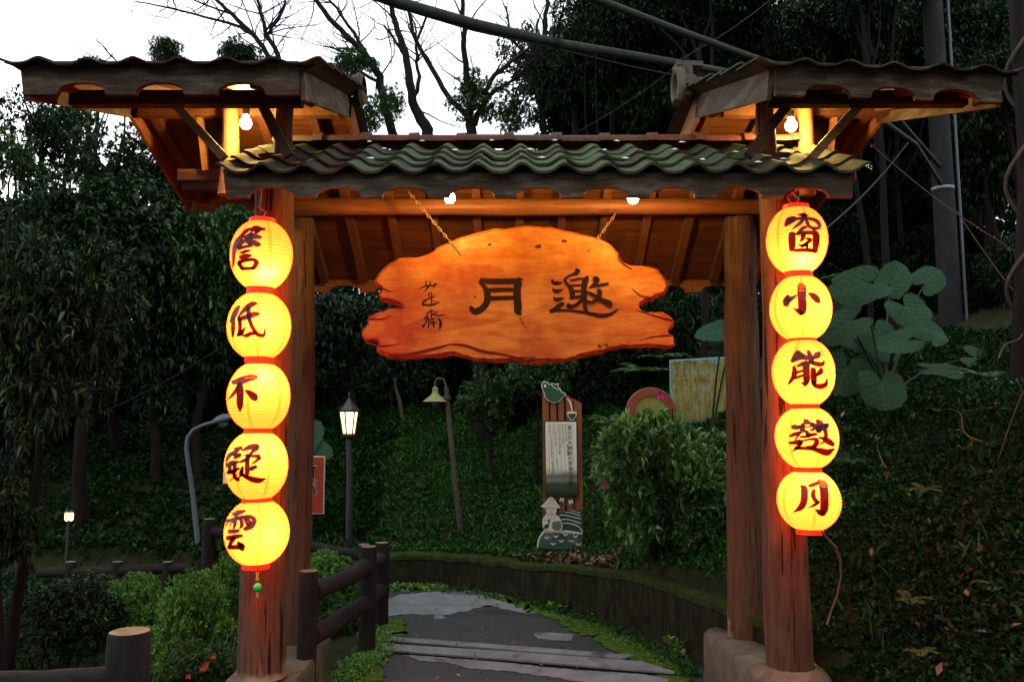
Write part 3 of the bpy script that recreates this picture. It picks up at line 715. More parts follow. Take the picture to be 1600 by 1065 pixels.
# wings
def wing(x0, x1, fcs, outer, label, seed, sag=0.0):
    rf, (o_, d_, n_, L_) = build_roof(x0, x1, 3.84, 3.275, 4.95, 3.605, 5.95, 3.255, .33,
        (3.17, 3.335, fcs, .10, .06, x0, x1), 'wing', label, .25)
    mb = MB(); corr_sheet(mb, x0-.1, x1+.1, o_, d_, n_, L_-.02, .022); obj('tile_bed', mb, M['tile_red'], rf, smooth=40)
    # eave and verge tiles
    n = int(round((x1-x0+.22)/TW)); st = (x1-x0+.22)/n; xs = x0-.11+st*.5
    for k in range(n): put_tile(rf, TM['red' if outer < 0 else 'mossy'], xs+st*k, o_-d_*.07, d_, n_, seed+k, .04, hs_=.62)
    xin = xs+st*(n-1) if outer < 0 else xs
    for r in range(1, 5): put_tile(rf, TM['red' if outer < 0 else 'mossy'], xin, o_+d_*(L_*r/5-.06), d_, n_, seed+50+r, .045, hs_=.62)
    # ridge capping
    k = int((x1-x0+.2)/.3)
    for i in range(k):
        mb = MB(); xa = x0-.1+(x1-x0+.2)*i/k; xb = x0-.1+(x1-x0+.2)*(i+1)/k; c = (0, 4.95, 3.655)
        def arc(x, r): return [(x, c[1]+r*math.cos(math.pi*j/10), c[2]+r*.95*math.sin(math.pi*j/10)) for j in range(11)]
        secs = [arc(xa, .085), arc(xb-.06, .085), arc(xb-.055, .1), arc(xb+.01, .1)]
        if outer > 0: secs = [arc(xb, .085), arc(xa+.06, .085), arc(xa+.055, .1), arc(xa-.01, .1)]
        fl = [q for s_ in secs for q in s_]
        mb.add(fl, [(j*11+m_, j*11+m_+1, (j+1)*11+m_+1, (j+1)*11+m_) for j in range(3) for m_ in range(10)])
        mb.add(secs[0], [tuple(range(11))]); mb.add(secs[3], [tuple(range(10, -1, -1))])
        obj('ridge_cap', mb, M['tile_ridge'], rf, smooth=40)
    # frame under the wing
    xo = outer; xi = XL if outer < 0 else XR; sg = -1 if outer < 0 else 1
    log((xo, 4.9, 2.98), (xo, 4.9, 3.56), .052, .05, seed+1, M['brace'], 'king_post', n=12, k=4)
    def bar(nm, a, b, w, h, m_, up=(0, 0, 1)):
        mb = MB(); mb.beam(a, b, w, h, up); obj(nm, mb, m_, gate)
    bar('purlin', (x0+.06, 4.14, 3.275), (x1-.06, 4.14, 3.275), .06, .075, M['dark_beam'])
    bar('purlin', (x0+.06, 5.62, 3.255), (x1-.06, 5.62, 3.255), .06, .075, M['dark_beam'])
    bar('ridge_beam', (x0+.04, 4.95, 3.535), (x1-.04, 4.95, 3.535), .06, .09, M['rafter'])
    bar('tie_beam', (xi+sg*.06, 5.02, 3.14), (xo+sg*.34, 5.02, 3.14), .06, .07, M['dark_beam'])
    bar('brace', (xo+sg*.02, 4.19, 3.25), (xo-sg*.22, 4.22, 2.99), .045, .05, M['brace'], (0, 1, 0))
    io, ib = (.03, .16) if sg < 0 else (.05, .245)
    bar('brace', (xi-sg*io, 4.19, 3.25), (xi-sg*ib, 4.22, 3.0), .05, .05, M['dark_beam'], (0, 1, 0))
    bar('strut', (xo+sg*.21, 4.98, 3.50), (xo+sg*.16, 4.98, 3.16), .035, .04, M['brace'], (0, 1, 0))
    bar('strut', (xo+sg*.17, 5.3, 3.40), (xo-sg*.1, 5.3, 3.12), .04, .045, M['rafter'], (0, 1, 0))
    for xx, yy in ((xi-sg*.04, YF), (xi, YR)):
        log((xx, yy, 3.0), (xx, yy, 3.47 if yy > 5 else 3.46), .055, .05, seed+7+int(yy), M['log_post'], 'post', n=14, k=3)
    return rf
lw = wing(-2.33, -1.02, [P(a, 150, 3.84)[0] for a in (130, 252, 379)], -1.72, 'high wing roof with dark red tiles at the lamp side', 200)
rw = wing(1.255, 2.395, [P(a, 160, 3.84)[0] for a in (1295, 1402, 1505)], 1.78, 'high wing roof with mossy tiles below the utility pole', 300)
# the mossy wing sits slightly skewed on its frame: turn it about its front inner corner
_piv = Vector((1.255, 3.84, 0)); _a = math.radians(5); _o = Vector(LOC[rw.name]); _g = Vector(LOC[gate.name]); _d = _o-_piv; SKEW = (rw, _piv, _a, _o, _g, _d)
# ridge-end ornament on the right wing
mb = MB(); c = np.array([1.12, 4.95, 3.68])
pts = [c+np.array([0, math.sin(a)*.075, math.cos(a)*.10]) for a in np.linspace(-2.7, 2.7, 15)]
mb.tube(pts, [.03]*15, 8); mb.box(c+np.array([.04, 0, .02]), (.06, .14, .2)); mb.box(c+np.array([.06, 0, .125]), (.16, .12, .03))
obj('ridge_end_tile', mb, M['plinth'], rw, smooth=40, label='pale ridge end tile with an open curl')
rw.rotation_euler = (0, 0, _a); rw.location = _piv+Matrix.Rotation(_a, 3, 'Z') @ _d-_g-Vector((0, 0, 0))
mb = MB(); mb.lathe([(.02, 0), (.10, .005), (.105, .03), (.08, .05)], (0, 0, 0), 14); mb.v = [(-.96+b[2], 4.95+b[0], 3.66+b[1]) for b in mb.v]
obj('ridge_end_tile', mb, M['tile_ridge'], lw, smooth=40)

# plinths
def plinth(name, outline, z0, z1, label):
    mb = MB(); n = len(outline); cx = np.mean([p[0] for p in outline]); cyy = np.mean([p[1] for p in outline])
    rings = []
    for f, z in ((1.03, z0), (1.0, z0+.1), (1, z1-.05), (.985, z1-.015), (.95, z1)):
        rings.append([(cx+(p[0]-cx)*f+random.uniform(-.004, .004), cyy+(p[1]-cyy)*f, z+random.uniform(-.004, .004)) for p in outline])
    fl = [q for r in rings for q in r]
    mb.add(fl, [(j*n+i, j*n+(i+1) % n, (j+1)*n+(i+1) % n, (j+1)*n+i) for j in range(4) for i in range(n)])
    mb.add(rings[-1], [tuple(range(n))])
    th = obj(name, mb, M['plinth'], base=(cx, cyy, 0), smooth=50, label=label, cat='plinth')
    return th
def stadium(xa, ya, xb, yb, ra, rb, n=10):
    out = []
    for i in range(n+1): a = -math.pi+math.pi*i/n; out.append((xa+ra*math.cos(a), ya+ra*math.sin(a)))
    for i in range(n+1): a = math.pi*i/n; out.append((xb+rb*math.cos(a), yb+rb*math.sin(a)))
    return out
pr = plinth('concrete_plinth', stadium(1.475, 4.53, 1.47, 5.42, .20, .255), -.05, .30, 'mossy concrete plinth under the right pair of gate posts')
mb = MB(); mb.lathe([(.20, .29), (.17, .325), (.125, .34)], (XR, YF, 0), 24, close=False); obj('mortar_collar', mb, M['plinth'], pr, smooth=60)
plinth('concrete_plinth', stadium(-1.33, 4.55, -1.32, 5.38, .19, .19), -.6, .27, 'mossy concrete plinth under the left pair of gate posts')

# ------------------------------------------------------------------ hanging slab sign
YB = 4.93
def z5(x, y): return (500+x/2.663, 350+y/2.663)
OUT5 = [(440,135),(330,150),(275,180),(235,235),(243,258),(262,272),(246,300),(262,318),(300,322),(345,348),(300,352),(252,374),(205,395),(200,420),(178,455),(182,478),(198,492),(245,490),(238,520),(270,546),(330,558),(400,560),(480,552),(560,545),(610,560),(680,572),(740,575),(800,570),(860,578),(940,575),(1020,570),(1080,555),(1150,540),(1230,520),(1310,515),(1380,510),(1440,518),(1470,505),(1474,482),(1466,464),(1446,450),(1458,430),(1466,402),(1440,375),(1395,366),(1350,366),(1328,346),(1350,322),(1380,320),(1392,306),(1430,292),(1447,265),(1436,230),(1405,195),(1360,178),(1290,175),(1250,155),(1240,125),(1210,90),(1150,60),(1050,38),(960,20),(880,10),(800,18),(700,32),(600,52),(540,78),(490,100)]
def smooth_closed(pl, k=3):
    n = len(pl); out = []
    for i in range(n):
        p0, p1, p2, p3 = [np.array(pl[(i+j) % n], float) for j in (-1, 0, 1, 2)]
        for q in range(k):
            f = q/k; out.append(.5*((2*p1)+(-p0+p2)*f+(2*p0-5*p1+4*p2-p3)*f*f+(-p0+3*p1-3*p2+p3)*f**3))
    return np.array(out)
ol = smooth_closed(OUT5, 3); rg = np.random.default_rng(5); ol += rg.normal(size=ol.shape)*1.6
w3 = np.array([P(*z5(a, b), YB) for a, b in ol]); n = len(w3)
cc = w3.mean(0)
nrm = np.roll(w3, -1, 0)-np.roll(w3, 1, 0); nrm = unit(np.stack([nrm[:, 2], 0*nrm[:, 0], -nrm[:, 0]], 1))
if np.mean(np.sum(nrm*(w3-cc), 1)) < 0: nrm = -nrm
rough_ = np.convolve(np.tile(rg.normal(size=n), 3), np.ones(4)/4, 'same')[n:2*n, None]
sign = thing('slab_sign', tuple(P(820, 460, YB)), 'big live edge wooden slab sign hanging in the gateway', 'sign')
dm = np.linalg.norm(w3[:, None]-w3[None], axis=2); ii = np.arange(n); sepn = np.minimum((ii[:, None]-ii[None]) % n, (ii[None]-ii[:, None]) % n)
clear_ = np.where(sepn > 5, dm, 9).min(1)
ins = np.minimum(.016+.012*np.abs(rough_[:, 0]), clear_*.22); ins = np.minimum(np.minimum(ins, np.roll(ins, 1)), np.roll(ins, -1))[:, None]
F0 = w3-nrm*ins; F0[:, 1] = YB-.045
F1 = w3+nrm*.003*rough_; F1[:, 1] = YB-.018; F2 = w3+nrm*(.004+.01*rough_); F2[:, 1] = YB+.0; F3 = w3+nrm*(.0-.008*rough_); F3[:, 1] = YB+.035
mb = MB()
mb.add(F0, [tuple(range(n))], 0); mb.add(F3, [tuple(range(n-1, -1, -1))], 1)
allr = np.concatenate([F0, F1, F2, F3]); mb.add(allr, [(j*n+i, j*n+(i+1) % n, (j+1)*n+(i+1) % n, (j+1)*n+i) for j in range(3) for i in range(n)], 1)
slab = obj('slab', mb, [M['slab'], M['slab_edge']], sign)

# brush strokes
def parse(s):
    return [[tuple(map(float, p.split(','))) for p in st.split()] for st in s.split(';') if st.strip()]
def ribbon(st, k=6):
    """smoothed variable-width stroke -> 2-D verts, faces"""
    p = np.array(st, float); n = len(p); out = []
    for i in range(n-1):
        p0, p1, p2, p3 = p[max(i-1, 0)], p[i], p[i+1], p[min(i+2, n-1)]
        for q in range(k):
            f = q/k; out.append(.5*((2*p1)+(-p0+p2)*f+(2*p0-5*p1+4*p2-p3)*f*f+(-p0+3*p1-3*p2+p3)*f**3))
    out.append(p[-1]); out = np.array(out); w = np.maximum(out[:, 2], 3)/2
    tg = np.gradient(out[:, :2], axis=0); tg /= np.linalg.norm(tg, axis=1, keepdims=True)+1e-9
    nm = np.stack([-tg[:, 1], tg[:, 0]], 1)
    A = out[:, :2]+nm*w[:, None]; B = out[:, :2]-nm*w[:, None]; m_ = len(out)
    vs = list(A)+list(B); fs = [(i, i+1, m_+i+1, m_+i) for i in range(m_-1)]
    for e, sg in ((0, -1), (m_-1, 1)):
        base = len(vs); c = out[e, :2]; arc = []
        for j in range(7):
            a = math.pi*j/6; arc.append(c+w[e]*(math.cos(a)*nm[e]+sg*math.sin(a)*tg[e]*.8))
        vs += arc; fs.append(tuple(base+j for j in range(7)))
    return vs, fs
def glyph(name, strokes, mapf, eps_dir, parent, m_, fat=1.0):
    mb = MB()
    for i, st in enumerate(parse(strokes)):
        st = [(q[0], q[1], q[2]*fat) for q in st]
        vs, fs = ribbon(st); mb.add([ell(mapf(q[0], q[1], i)) for q in vs], fs)
    return obj(name, mb, m_, parent)
def board_map(ox, oy, sc):
    return lambda x, y, i: P(ox+x/sc, oy+y/sc, YB-.0465-.0003*i)
glyph('carved_character', "150,320,30 170,370,60 240,385,70 320,375,35;165,475,20 190,520,60 250,530,70 360,495,10;185,640,20 210,680,60 280,680,65 375,645,10;350,765,70 280,800,80 200,860,70 130,900,70;130,905,60 250,880,50 450,890,40 700,915,50 900,955,60 1050,985,75 1200,965,60 1320,900,35 1385,840,5;620,150,90 600,190,80 530,220,40 430,270,40 385,330,45 430,400,50 490,470,75 520,560,85 520,640,80 480,665,30;490,330,30 560,320,35 640,300,35 740,300,35;800,270,60 770,330,100 745,430,95 740,550,90 740,650,90 700,690,70 640,750,60 540,810,65 460,810,80 450,770,50;520,425,35 710,415,30;560,530,40 710,520,35;570,640,50 700,620,50;760,650,60 760,780,65 775,910,70;920,290,50 970,310,100 960,380,80 900,430,60 830,465,15;980,430,40 1080,405,40 1190,385,30;990,510,40 1030,540,80 1010,640,80 950,700,60 870,740,50 800,710,50 790,680,20;760,530,30 850,570,55 960,630,70 1080,700,80 1200,760,110 1235,810,60",
      board_map(850, 410, 11.833), None, sign, M['carved'], 1.14)
glyph('carved_character', "310,270,30 350,300,60 440,400,90 480,500,125 490,600,125 460,720,120 380,820,120 270,880,130 190,870,110 145,800,70 135,760,10;360,235,90 450,255,100 700,260,110 1000,255,110 1130,240,90;1130,200,60 1130,290,130 1100,420,140 1105,600,140 1120,750,140 1125,880,135 1180,945,40;1130,190,40 1240,225,20;520,440,70 700,435,80 1040,430,65;540,610,90 700,605,80 1040,595,70",
      board_map(725, 420, 13.31), None, sign, M['carved'], 1.14)
glyph('carved_character', "245,100,18 240,160,25 245,195,25 290,220,25;315,100,12 320,170,20 260,250,25 200,305,10;140,240,20 230,200,25 330,175,20;330,185,20 370,190,18 440,150,20 400,210,18 360,240,8", board_map(645, 430, 11.833), None, sign, M['carved'])
glyph('carved_character', "295,330,18 300,400,20;300,330,15 345,330,18 345,390,20;190,465,18 300,430,25 415,380,18;345,400,22 350,540,25;375,480,20 420,468,15;250,460,22 175,530,30 350,545,30 480,495,22", board_map(645, 430, 11.833), None, sign, M['carved'])
glyph('carved_character', "330,630,15 345,680,25 345,800,20;240,700,18 330,660,22 410,650,12;460,670,18 370,715,22 490,745,25 600,720,12;300,700,20 200,805,15;270,750,20 250,850,22 190,950,30 175,900,10;210,800,15 290,790,25 285,960,25;330,820,22 390,800,25;320,880,18 430,870,30;380,830,25 380,900,25 390,950,30;330,840,15 340,900,15;470,790,20 510,850,45 510,930,50 490,1000,12", board_map(645, 430, 11.833), None, sign, M['carved'])
M['groove'] = plain('dark_groove', (.10,.012,.003), .6, .1)  # dark red strokes laid flat on the face for grooves and knots
glyph('groove', "258,318,12 310,334,9 352,350,3;241,256,9 285,278,6 310,280,2;196,492,9 260,508,9 330,498,3;1466,402,10 1400,384,8 1318,358,3;1462,462,9 1380,470,6 1330,484,2;300,548,10 380,540,14 470,520,13 540,500,6;540,500,5 600,505,12 680,530,13 750,540,10 830,556,8 900,552,3;1240,130,7 1262,165,9 1300,190,3;1395,305,8 1340,300,6 1300,270,2;832,388,3 846,415,4 862,436,2;205,395,8 260,395,5 300,380,2", board_map(0, 0, 1) if False else (lambda x, y, i: P(*z5(x, y), YB-.0458-.0002*i)), None, sign, M['groove'])['kind'] = 'stuff'
glyph('knot', "900,95,14 915,92,16;700,86,8 710,84,10;1010,70,12 1024,72,10;640,300,5 650,302,6;1160,505,9 1168,512,10;1190,498,7 1196,506,6", lambda x, y, i: P(*z5(x, y), YB-.0462-.0002*i), None, sign, M['groove'])['kind'] = 'stuff'
# hanging chains: alternating links
def chain(a, b, parent, name='hanging_chain', r=.0045):
    mb = MB(); a, b = ell(a), ell(b); L = np.linalg.norm(b-a); d = (b-a)/L; k = max(3, int(L/.026))
    u = unit(np.cross(d, np.array([0, 1., .1]))); w = np.cross(d, u)
    for i in range(k):
        c = a+(b-a)*((i+.5)/k); s_ = u if i % 2 else w
        pts = [c+d*.017*math.cos(q)+s_*.007*math.sin(q) for q in np.linspace(0, 2*math.pi, 9)]
        mb.tube(pts, r*.7, 5)
    return obj(name, mb, M['chain'], parent, smooth=60)
chain(P(638, 300, 4.9), P(719, 396, YB-.05), sign); chain(P(962, 334, 5.0), P(920, 392, YB-.05), sign)

# ------------------------------------------------------------------ lanterns
LANT = [  # px centre, half width, half height, text strokes, text origin, bulb offset (in radii), label detail
 (408.5, 399, 48.5, 52, (355,345), (.30,-.55), 'first', "400,150,60 480,130,95 560,135,55 620,135,45;300,150,25 380,135,40;290,210,30 350,165,30;480,190,60 540,170,30;290,270,50 400,250,95 500,265,70 560,270,45;300,160,30 240,260,70 180,340,90 130,450,80 110,560,55 105,680,40 90,780,15;400,210,60 350,300,60 260,350,60 180,440,60;360,320,70 440,360,80 510,390,80 560,395,20;190,460,50 300,430,50 410,415,40;330,350,50 380,390,50;230,535,35 300,510,50 375,490,30;225,610,60 300,590,80 385,575,45;200,690,60 300,660,50 430,645,50 490,700,75 430,790,60;190,700,60 250,790,55;250,795,50 340,790,50 430,790,50"),
 (405, 509, 49.5, 50, (350,460), (.2,.0), '', "260,195,35 220,240,70 160,360,80 100,460,20;155,400,60 150,550,65 150,700,30;540,150,40 470,160,80 370,230,80 270,330,40 230,380,15;260,390,60 265,500,60 260,620,55 230,680,40;230,680,40 290,640,70 345,550,20;240,410,60 380,370,80 500,330,85 580,320,45;410,210,60 410,330,70 440,470,60 500,590,60 560,660,60 640,680,60 675,640,35 680,530,8;310,680,20 380,680,60 440,650,60 520,650,40"),
 (404.5, 619, 50, 50.5, (350,570), (.22,.42), '', "150,290,60 280,260,110 420,215,95 510,205,90 535,210,60;255,330,60 190,440,60 110,530,35 70,575,8;265,330,90 270,450,105 265,600,100 265,700,80 265,775,15;350,425,25 420,460,80 500,530,115 525,560,80"),
 (401, 727, 50, 51, (345,675), (.25,.35), '', "240,280,50 340,260,55;105,450,50 150,380,60 240,330,60 300,300,30;160,370,40 330,370,40;230,420,50 320,390,40;110,430,40 90,520,20 85,600,15;110,560,50 130,530,50 200,510,80 300,490,30;115,670,50 180,660,60 300,600,40;150,540,60 150,660,60;230,520,60 230,650,60;200,640,50 240,750,60 290,790,60;270,690,20 150,810,15;360,300,30 480,250,80 590,240,90 610,250,70;600,270,70 520,330,50 440,440,60 330,490,40;390,385,20 520,395,40 620,400,70 660,425,30;650,430,50 540,510,30 500,530,10;450,380,60 440,520,70 440,640,75 430,720,60;500,600,60 590,570,45 500,630,30;360,580,40 350,690,50 310,740,30 290,790,40;340,690,50 420,740,60 520,780,80 640,800,80 745,770,20;330,690,60 350,600,40"),
 (401.5, 831, 50.5, 48, (345,780), (.3,.0), '', "210,240,50 300,215,75 395,190,35;240,240,50 270,300,50;110,360,50 250,320,60 400,290,60 500,290,60 560,350,70 500,440,90 400,490,60;330,310,50 350,400,60 340,450,50 300,490,15;240,340,60 230,430,50 210,480,30;420,320,80 470,400,100;120,340,40 80,440,15;150,430,20 200,370,20;140,530,60 220,530,65 290,515,50;110,640,60 230,620,70 350,600,45;220,640,60 170,710,60 150,770,50;130,790,60 250,790,70 330,780,90;290,720,50 350,780,90 355,830,60"),
 (1245, 376, 47, 50.5, (1200,320), (.0,-.6), '', "500,160,20 590,170,60 670,180,15;600,160,70 600,230,70;290,340,50 350,270,110 400,230,80 450,210,40;400,270,70 480,235,50 600,225,50 720,235,50 810,270,60 860,340,60 840,385,50 760,390,55 690,360,50 650,290,60 640,230,40;590,240,50 540,300,60 460,360,40 390,420,8;640,370,40 580,390,60 500,460,40 440,490,10;400,490,100 400,600,110 400,740,90;440,490,30 560,470,60 700,460,60 790,480,90 800,600,105 780,770,80;460,760,50 600,750,60 740,760,60;590,510,80 570,570,60 530,605,20;640,560,30 710,580,50 640,640,50 570,690,40 510,660,20;540,680,40 640,670,50 650,720,30"),
 (1251, 481.5, 48, 49, (1200,430), (.2,-.1), '', "535,170,90 560,220,130 565,350,125 570,500,125 570,600,110 550,660,20;420,555,15 500,590,60 550,640,60;330,350,60 310,420,110 300,480,90;320,420,100 400,380,60 500,320,15;670,300,20 750,340,90 820,410,95 850,440,50"),
 (1255.5, 582, 49, 50, (1205,530), (.1,-.2), '', "440,210,70 400,290,90 350,360,60;360,355,50 450,320,60 520,290,90 590,310,70;450,220,70 520,270,60;380,460,50 390,540,80 370,620,70 320,700,50 275,755,8;440,445,40 520,410,70 580,390,60;585,400,110 585,520,105 590,650,105 580,720,80 570,785,10;490,710,15 560,750,50;430,550,40 520,520,40;400,645,40 520,600,40;620,200,50 650,290,80 670,370,80;650,370,60 730,400,70 820,420,70 870,390,50 875,345,10;800,220,50 770,260,100 700,310,50;700,500,80 705,600,90 710,700,90;690,710,60 740,770,70 840,780,80 910,740,60 930,640,10;830,490,50 820,540,80 740,610,30"),
 (1260.5, 683.5, 49, 46, (1210,635), (.1,.1), '', "500,220,40 530,250,90 580,270,50;300,340,60 340,340,80 390,350,60;400,340,60 450,330,50 560,340,20 640,300,70;480,290,60 460,370,80 500,400,60;600,280,50 680,310,50 640,380,50 590,390,20;260,490,40 330,460,60 450,420,40;430,500,30 500,500,40 600,470,60 700,455,40;540,420,60 570,490,60;250,600,40 330,600,60 430,590,80 440,640,30;450,420,30 380,500,30 340,560,20;420,600,40 500,560,30 620,540,40 700,550,60 700,610,80 650,660,60 540,665,30;440,600,40 380,680,50 290,745,8;350,690,50 500,690,50 650,705,60 780,740,90 880,760,100 950,725,60 1000,700,20;710,230,50 750,290,120 740,400,90;720,380,90 800,340,100 880,310,70;880,300,60 860,340,70;850,400,70 860,480,60 850,540,90 920,590,90 980,630,60;740,515,30 830,530,50;830,570,40 750,640,15"),
 (1263.5, 781, 49, 44.5, (1215,735), (.0,.4), '', "400,260,50 440,300,100 445,420,105 430,540,100 370,620,80 265,690,8;530,250,50 600,230,60 690,190,50;680,170,50 750,230,120 775,350,125 780,500,125 775,640,120 760,720,70;630,645,15 700,690,80 740,740,40;605,330,60 590,400,70 620,480,60 670,520,60;680,520,50 610,570,45 500,620,6"),
]
LLAB = ['round yellow lantern topmost on the left post, painted 簷', 'round yellow lantern second down the left post, painted 低', 'round yellow lantern third down the left post, painted 不', 'round yellow lantern fourth down the left post, painted 礙', 'round yellow lantern lowest on the left post, above the green bead charm',
        'round yellow lantern topmost on the right post, painted 窗', 'round yellow lantern second down the right post, painted 小', 'round yellow lantern third down the right post, painted 能', 'round yellow lantern fourth down the right post, painted 邀', 'round yellow lantern lowest on the right post, with a trailing cord']
YLN = 4.285
for li, (px, py, hw, hh, to, bo, _, st) in enumerate(LANT):
    c = P(px, py, YLN); dist = np.linalg.norm(c-CAM); s_ = (YLN/ray(px, py)[1])/FPX
    a = hw*s_*.97; b = hh*s_
    # profile: slightly squared ellipsoid cut by the collars, with ribs
    za = b*.985; nr = 23; zs = []
    prof = []
    ncol = a*.42
    rl = np.random.default_rng(900+li); fr = []
    for i in range(nr): fr += [i/nr, (i+.13)/nr, (i+.44)/nr, (i+.73)/nr]
    fr.append(1.0)
    for i, f in enumerate(fr):
        th_ = math.pi*(.135+f*(1-.27)); z = -za*math.cos(th_)/math.cos(math.pi*.135)
        r = a*math.sin(th_)**.92
        r += (-.0022 if i % 4 < 2 else 0)+rl.normal()*.0003
        prof.append((max(r, ncol), z))
    th = thing('paper_lantern', tuple(c), LLAB[li], 'lantern', 'paper lanterns strung on the gate posts')
    nseg = 60; mb = MB(); vs = []
    for r, z in prof:
        for j in range(nseg):
            q = 2*math.pi*j/nseg; dent = 1+.012*math.sin(q*2+li*1.7+z*9)+.008*math.sin(q*3-li+z*17); r_ = r*dent if r > ncol*1.02 else r; vs.append(c+np.array([r_*math.cos(q), r_*math.sin(q), z]))
    seamset = {0, 10, 20, 30, 40, 50}; off = (li*3) % 10
    fs = []; ms = []
    for i in range(len(prof)-1):
        for j in range(nseg):
            fs.append((i*nseg+j, i*nseg+(j+1) % nseg, (i+1)*nseg+(j+1) % nseg, (i+1)*nseg+j)); ms.append(2 if i % 4 == 0 else 1 if ((j+off) % nseg) in seamset else 0)
    mb.v = [tuple(q) for q in vs]; mb.f = fs; mb.m = ms
    obj('shade', mb, [M['paper'], M['seam'], M['rib']], th, smooth=75)
    for sg, nm in ((1, 'collar'), (-1, 'collar')):
        mb = MB(); z0 = sg*(prof[-1][1] if sg > 0 else -prof[0][1]); 
        mb.lathe([(ncol*1.01, -.012), (ncol*1.03, 0), (ncol*1.03, .021), (ncol*.95, .023), (ncol*.95, -.012)], c+np.array([0, 0, z0 if sg > 0 else z0-.014]), 28, close=False)
        obj('collar', mb, M['collar'], th, smooth=50)
    # painted character, wrapped on the paper
    def wrap(x, y, i, c=c, a=a, b=za, to=to):
        px_, py_ = to[0]+x/10.65, to[1]+y/10.65; ctr = np.array([LANT[li][0], LANT[li][1]])
        for k in range(30):
            d = ray(px_, py_); d = d/np.linalg.norm(d); e = .0045+.00018*i; R_ = np.array([a+e, a+e, b*1.07+e])
            A_ = np.sum((d/R_)**2); o_ = (CAM-c)/R_; B_ = 2*np.sum(d/R_*o_); C_ = np.sum(o_**2)-1; D_ = B_*B_-4*A_*C_
            if D_ > 0: return CAM+d*((-B_-math.sqrt(D_))/(2*A_))
            px_ = ctr[0]+(px_-ctr[0])*.985; py_ = ctr[1]+(py_-ctr[1])*.985
        return c
    glyph('painted_character', st, wrap, None, th, M['ink'], 1.16)
    lt = bpy.data.lights.new('lantern_bulb', 'POINT'); lt.energy = 8.6; lt.color = (1, .112, .016); lt.shadow_soft_size = .02
    lo = bpy.data.objects.new('lantern_bulb', lt); COL.objects.link(lo); lo.parent = th
    lo.location = (bo[0]*a, -abs(a)*(.5 if li in (0, 1, 2, 5) else .33), bo[1]*b)
    if li in (0, 5):     # hook and cord up to the beam
        mb = MB(); top = c+np.array([0, 0, b+.02]); up = np.array([c[0]+(.03 if li else .0), 4.25, 2.86])
        mb.tube([top, top+np.array([.02, -.01, .035]), top+np.array([-.015, 0, .06]), up], .005, 6); obj('hanging_cord', mb, M['cord'], th, smooth=60)
        mb = MB(); mb.tube([top+np.array([-.02, -.01, 0]), top+np.array([-.045, -.015, .04]), top+np.array([-.02, -.015, .065]), top+np.array([0, -.015, .04])], .004, 6); obj('cord_loop', mb, M['cord'], th, smooth=60)
    if li == 3:
        mb = MB(); q = P(352, 745, 4.2); mb.box(q, (.012, .03, .06)); obj('paper_tag', mb, M['paper_label'], th)

# trailing cord and charm
mb = MB(); mb.tube([P(1283, 829, 4.2), P(1292, 840, 4.22), P(1306, 855, 4.3), P(1313, 875, 4.35), P(1314, 900, 4.4), P(1308, 930, 4.45), P(1298, 955, 4.5), P(1292, 975, 4.5)], .006, 6)
obj('trailing_cord', mb, M['cord'], smooth=60, label='thin reddish cord trailing below the lowest right lantern', cat='cord')
cy_ = P(402, 900, 4.22)
ch = thing('bead_charm', tuple(cy_), 'green bead charm with a red tassel on the left post', 'charm')
s_ = 4.22/FPX
mb = MB(); top = P(402, 893, 4.22)
for dx in (-.006, .006): mb.tube([P(402, 906, 4.22)+np.array([dx, 0, 0]), P(402, 900, 4.22)+np.array([dx*.3, 0, 0]), P(402, 893, 4.22)+np.array([dx, 0, 0])], .0035, 6)
obj('knot', mb, M['charm_yellow'], ch)
mb = MB(); q = P(402.5, 917, 4.22); mb.lathe([(.021*math.sin(a)+.0005, .021*-math.cos(a)) for a in np.linspace(0, math.pi, 10)], q, 16); obj('bead', mb, M['charm_green'], ch, smooth=80)
mb = MB(); mb.tube([P(402.5, 924, 4.22), P(402, 933, 4.22)], [.006, .004], 8); obj('small_bead', mb, M['charm_yellow'], ch)
mb = MB(); mb.tube([P(402, 932, 4.22), P(402, 955, 4.22), P(402.5, 975, 4.22)], [.004, .0035, .002], 6); obj('tassel', mb, M['charm_red'], ch)
mb = MB(); mb.tube([P(402, 893, 4.22), P(403, 884, 4.21)], .002, 5); obj('thread', mb, M['charm_red'], ch)

# bulbs under the roofs
def bulb(px, py, Yd, label, r=.031, up=.1):
    c = P(px, py, Yd); th = thing('light_bulb', tuple(c), label, 'light bulb', 'bare bulbs under the gate roofs')
    mb = MB(); mb.lathe([(r*.02, -r), (r*.55, -r*.85), (r*.9, -r*.4), (r, 0), (r*.92, r*.4), (r*.6, r*.95), (r*.42, r*1.4)], c, 14); obj('glass', mb, M['bulb'], th, smooth=80)
    mb = MB(); mb.lathe([(r*.45, r*1.4), (r*.62, r*1.45), (r*.62, r*2.6), (r*.3, r*2.8)], c, 12); obj('socket', mb, M['socket'], th, smooth=40)
    mb = MB(); mb.tube([c+np.array([0, 0, r*2.7]), c+np.array([.01, .02, r*2.7+up])], .004, 6); obj('flex', mb, M['wire'], th)
bulb(703, 310, 4.6, 'bare lit bulb over the left half of the slab sign', up=.12)
bulb(989, 310, 4.6, 'bare lit bulb over the right half of the slab sign', up=.12)
bulb(384, 193, 4.72, 'bare lit bulb under the red tiled wing roof', .034, .06)
bulb(1236, 197, 4.72, 'bare lit bulb under the mossy wing roof', .034, .06)

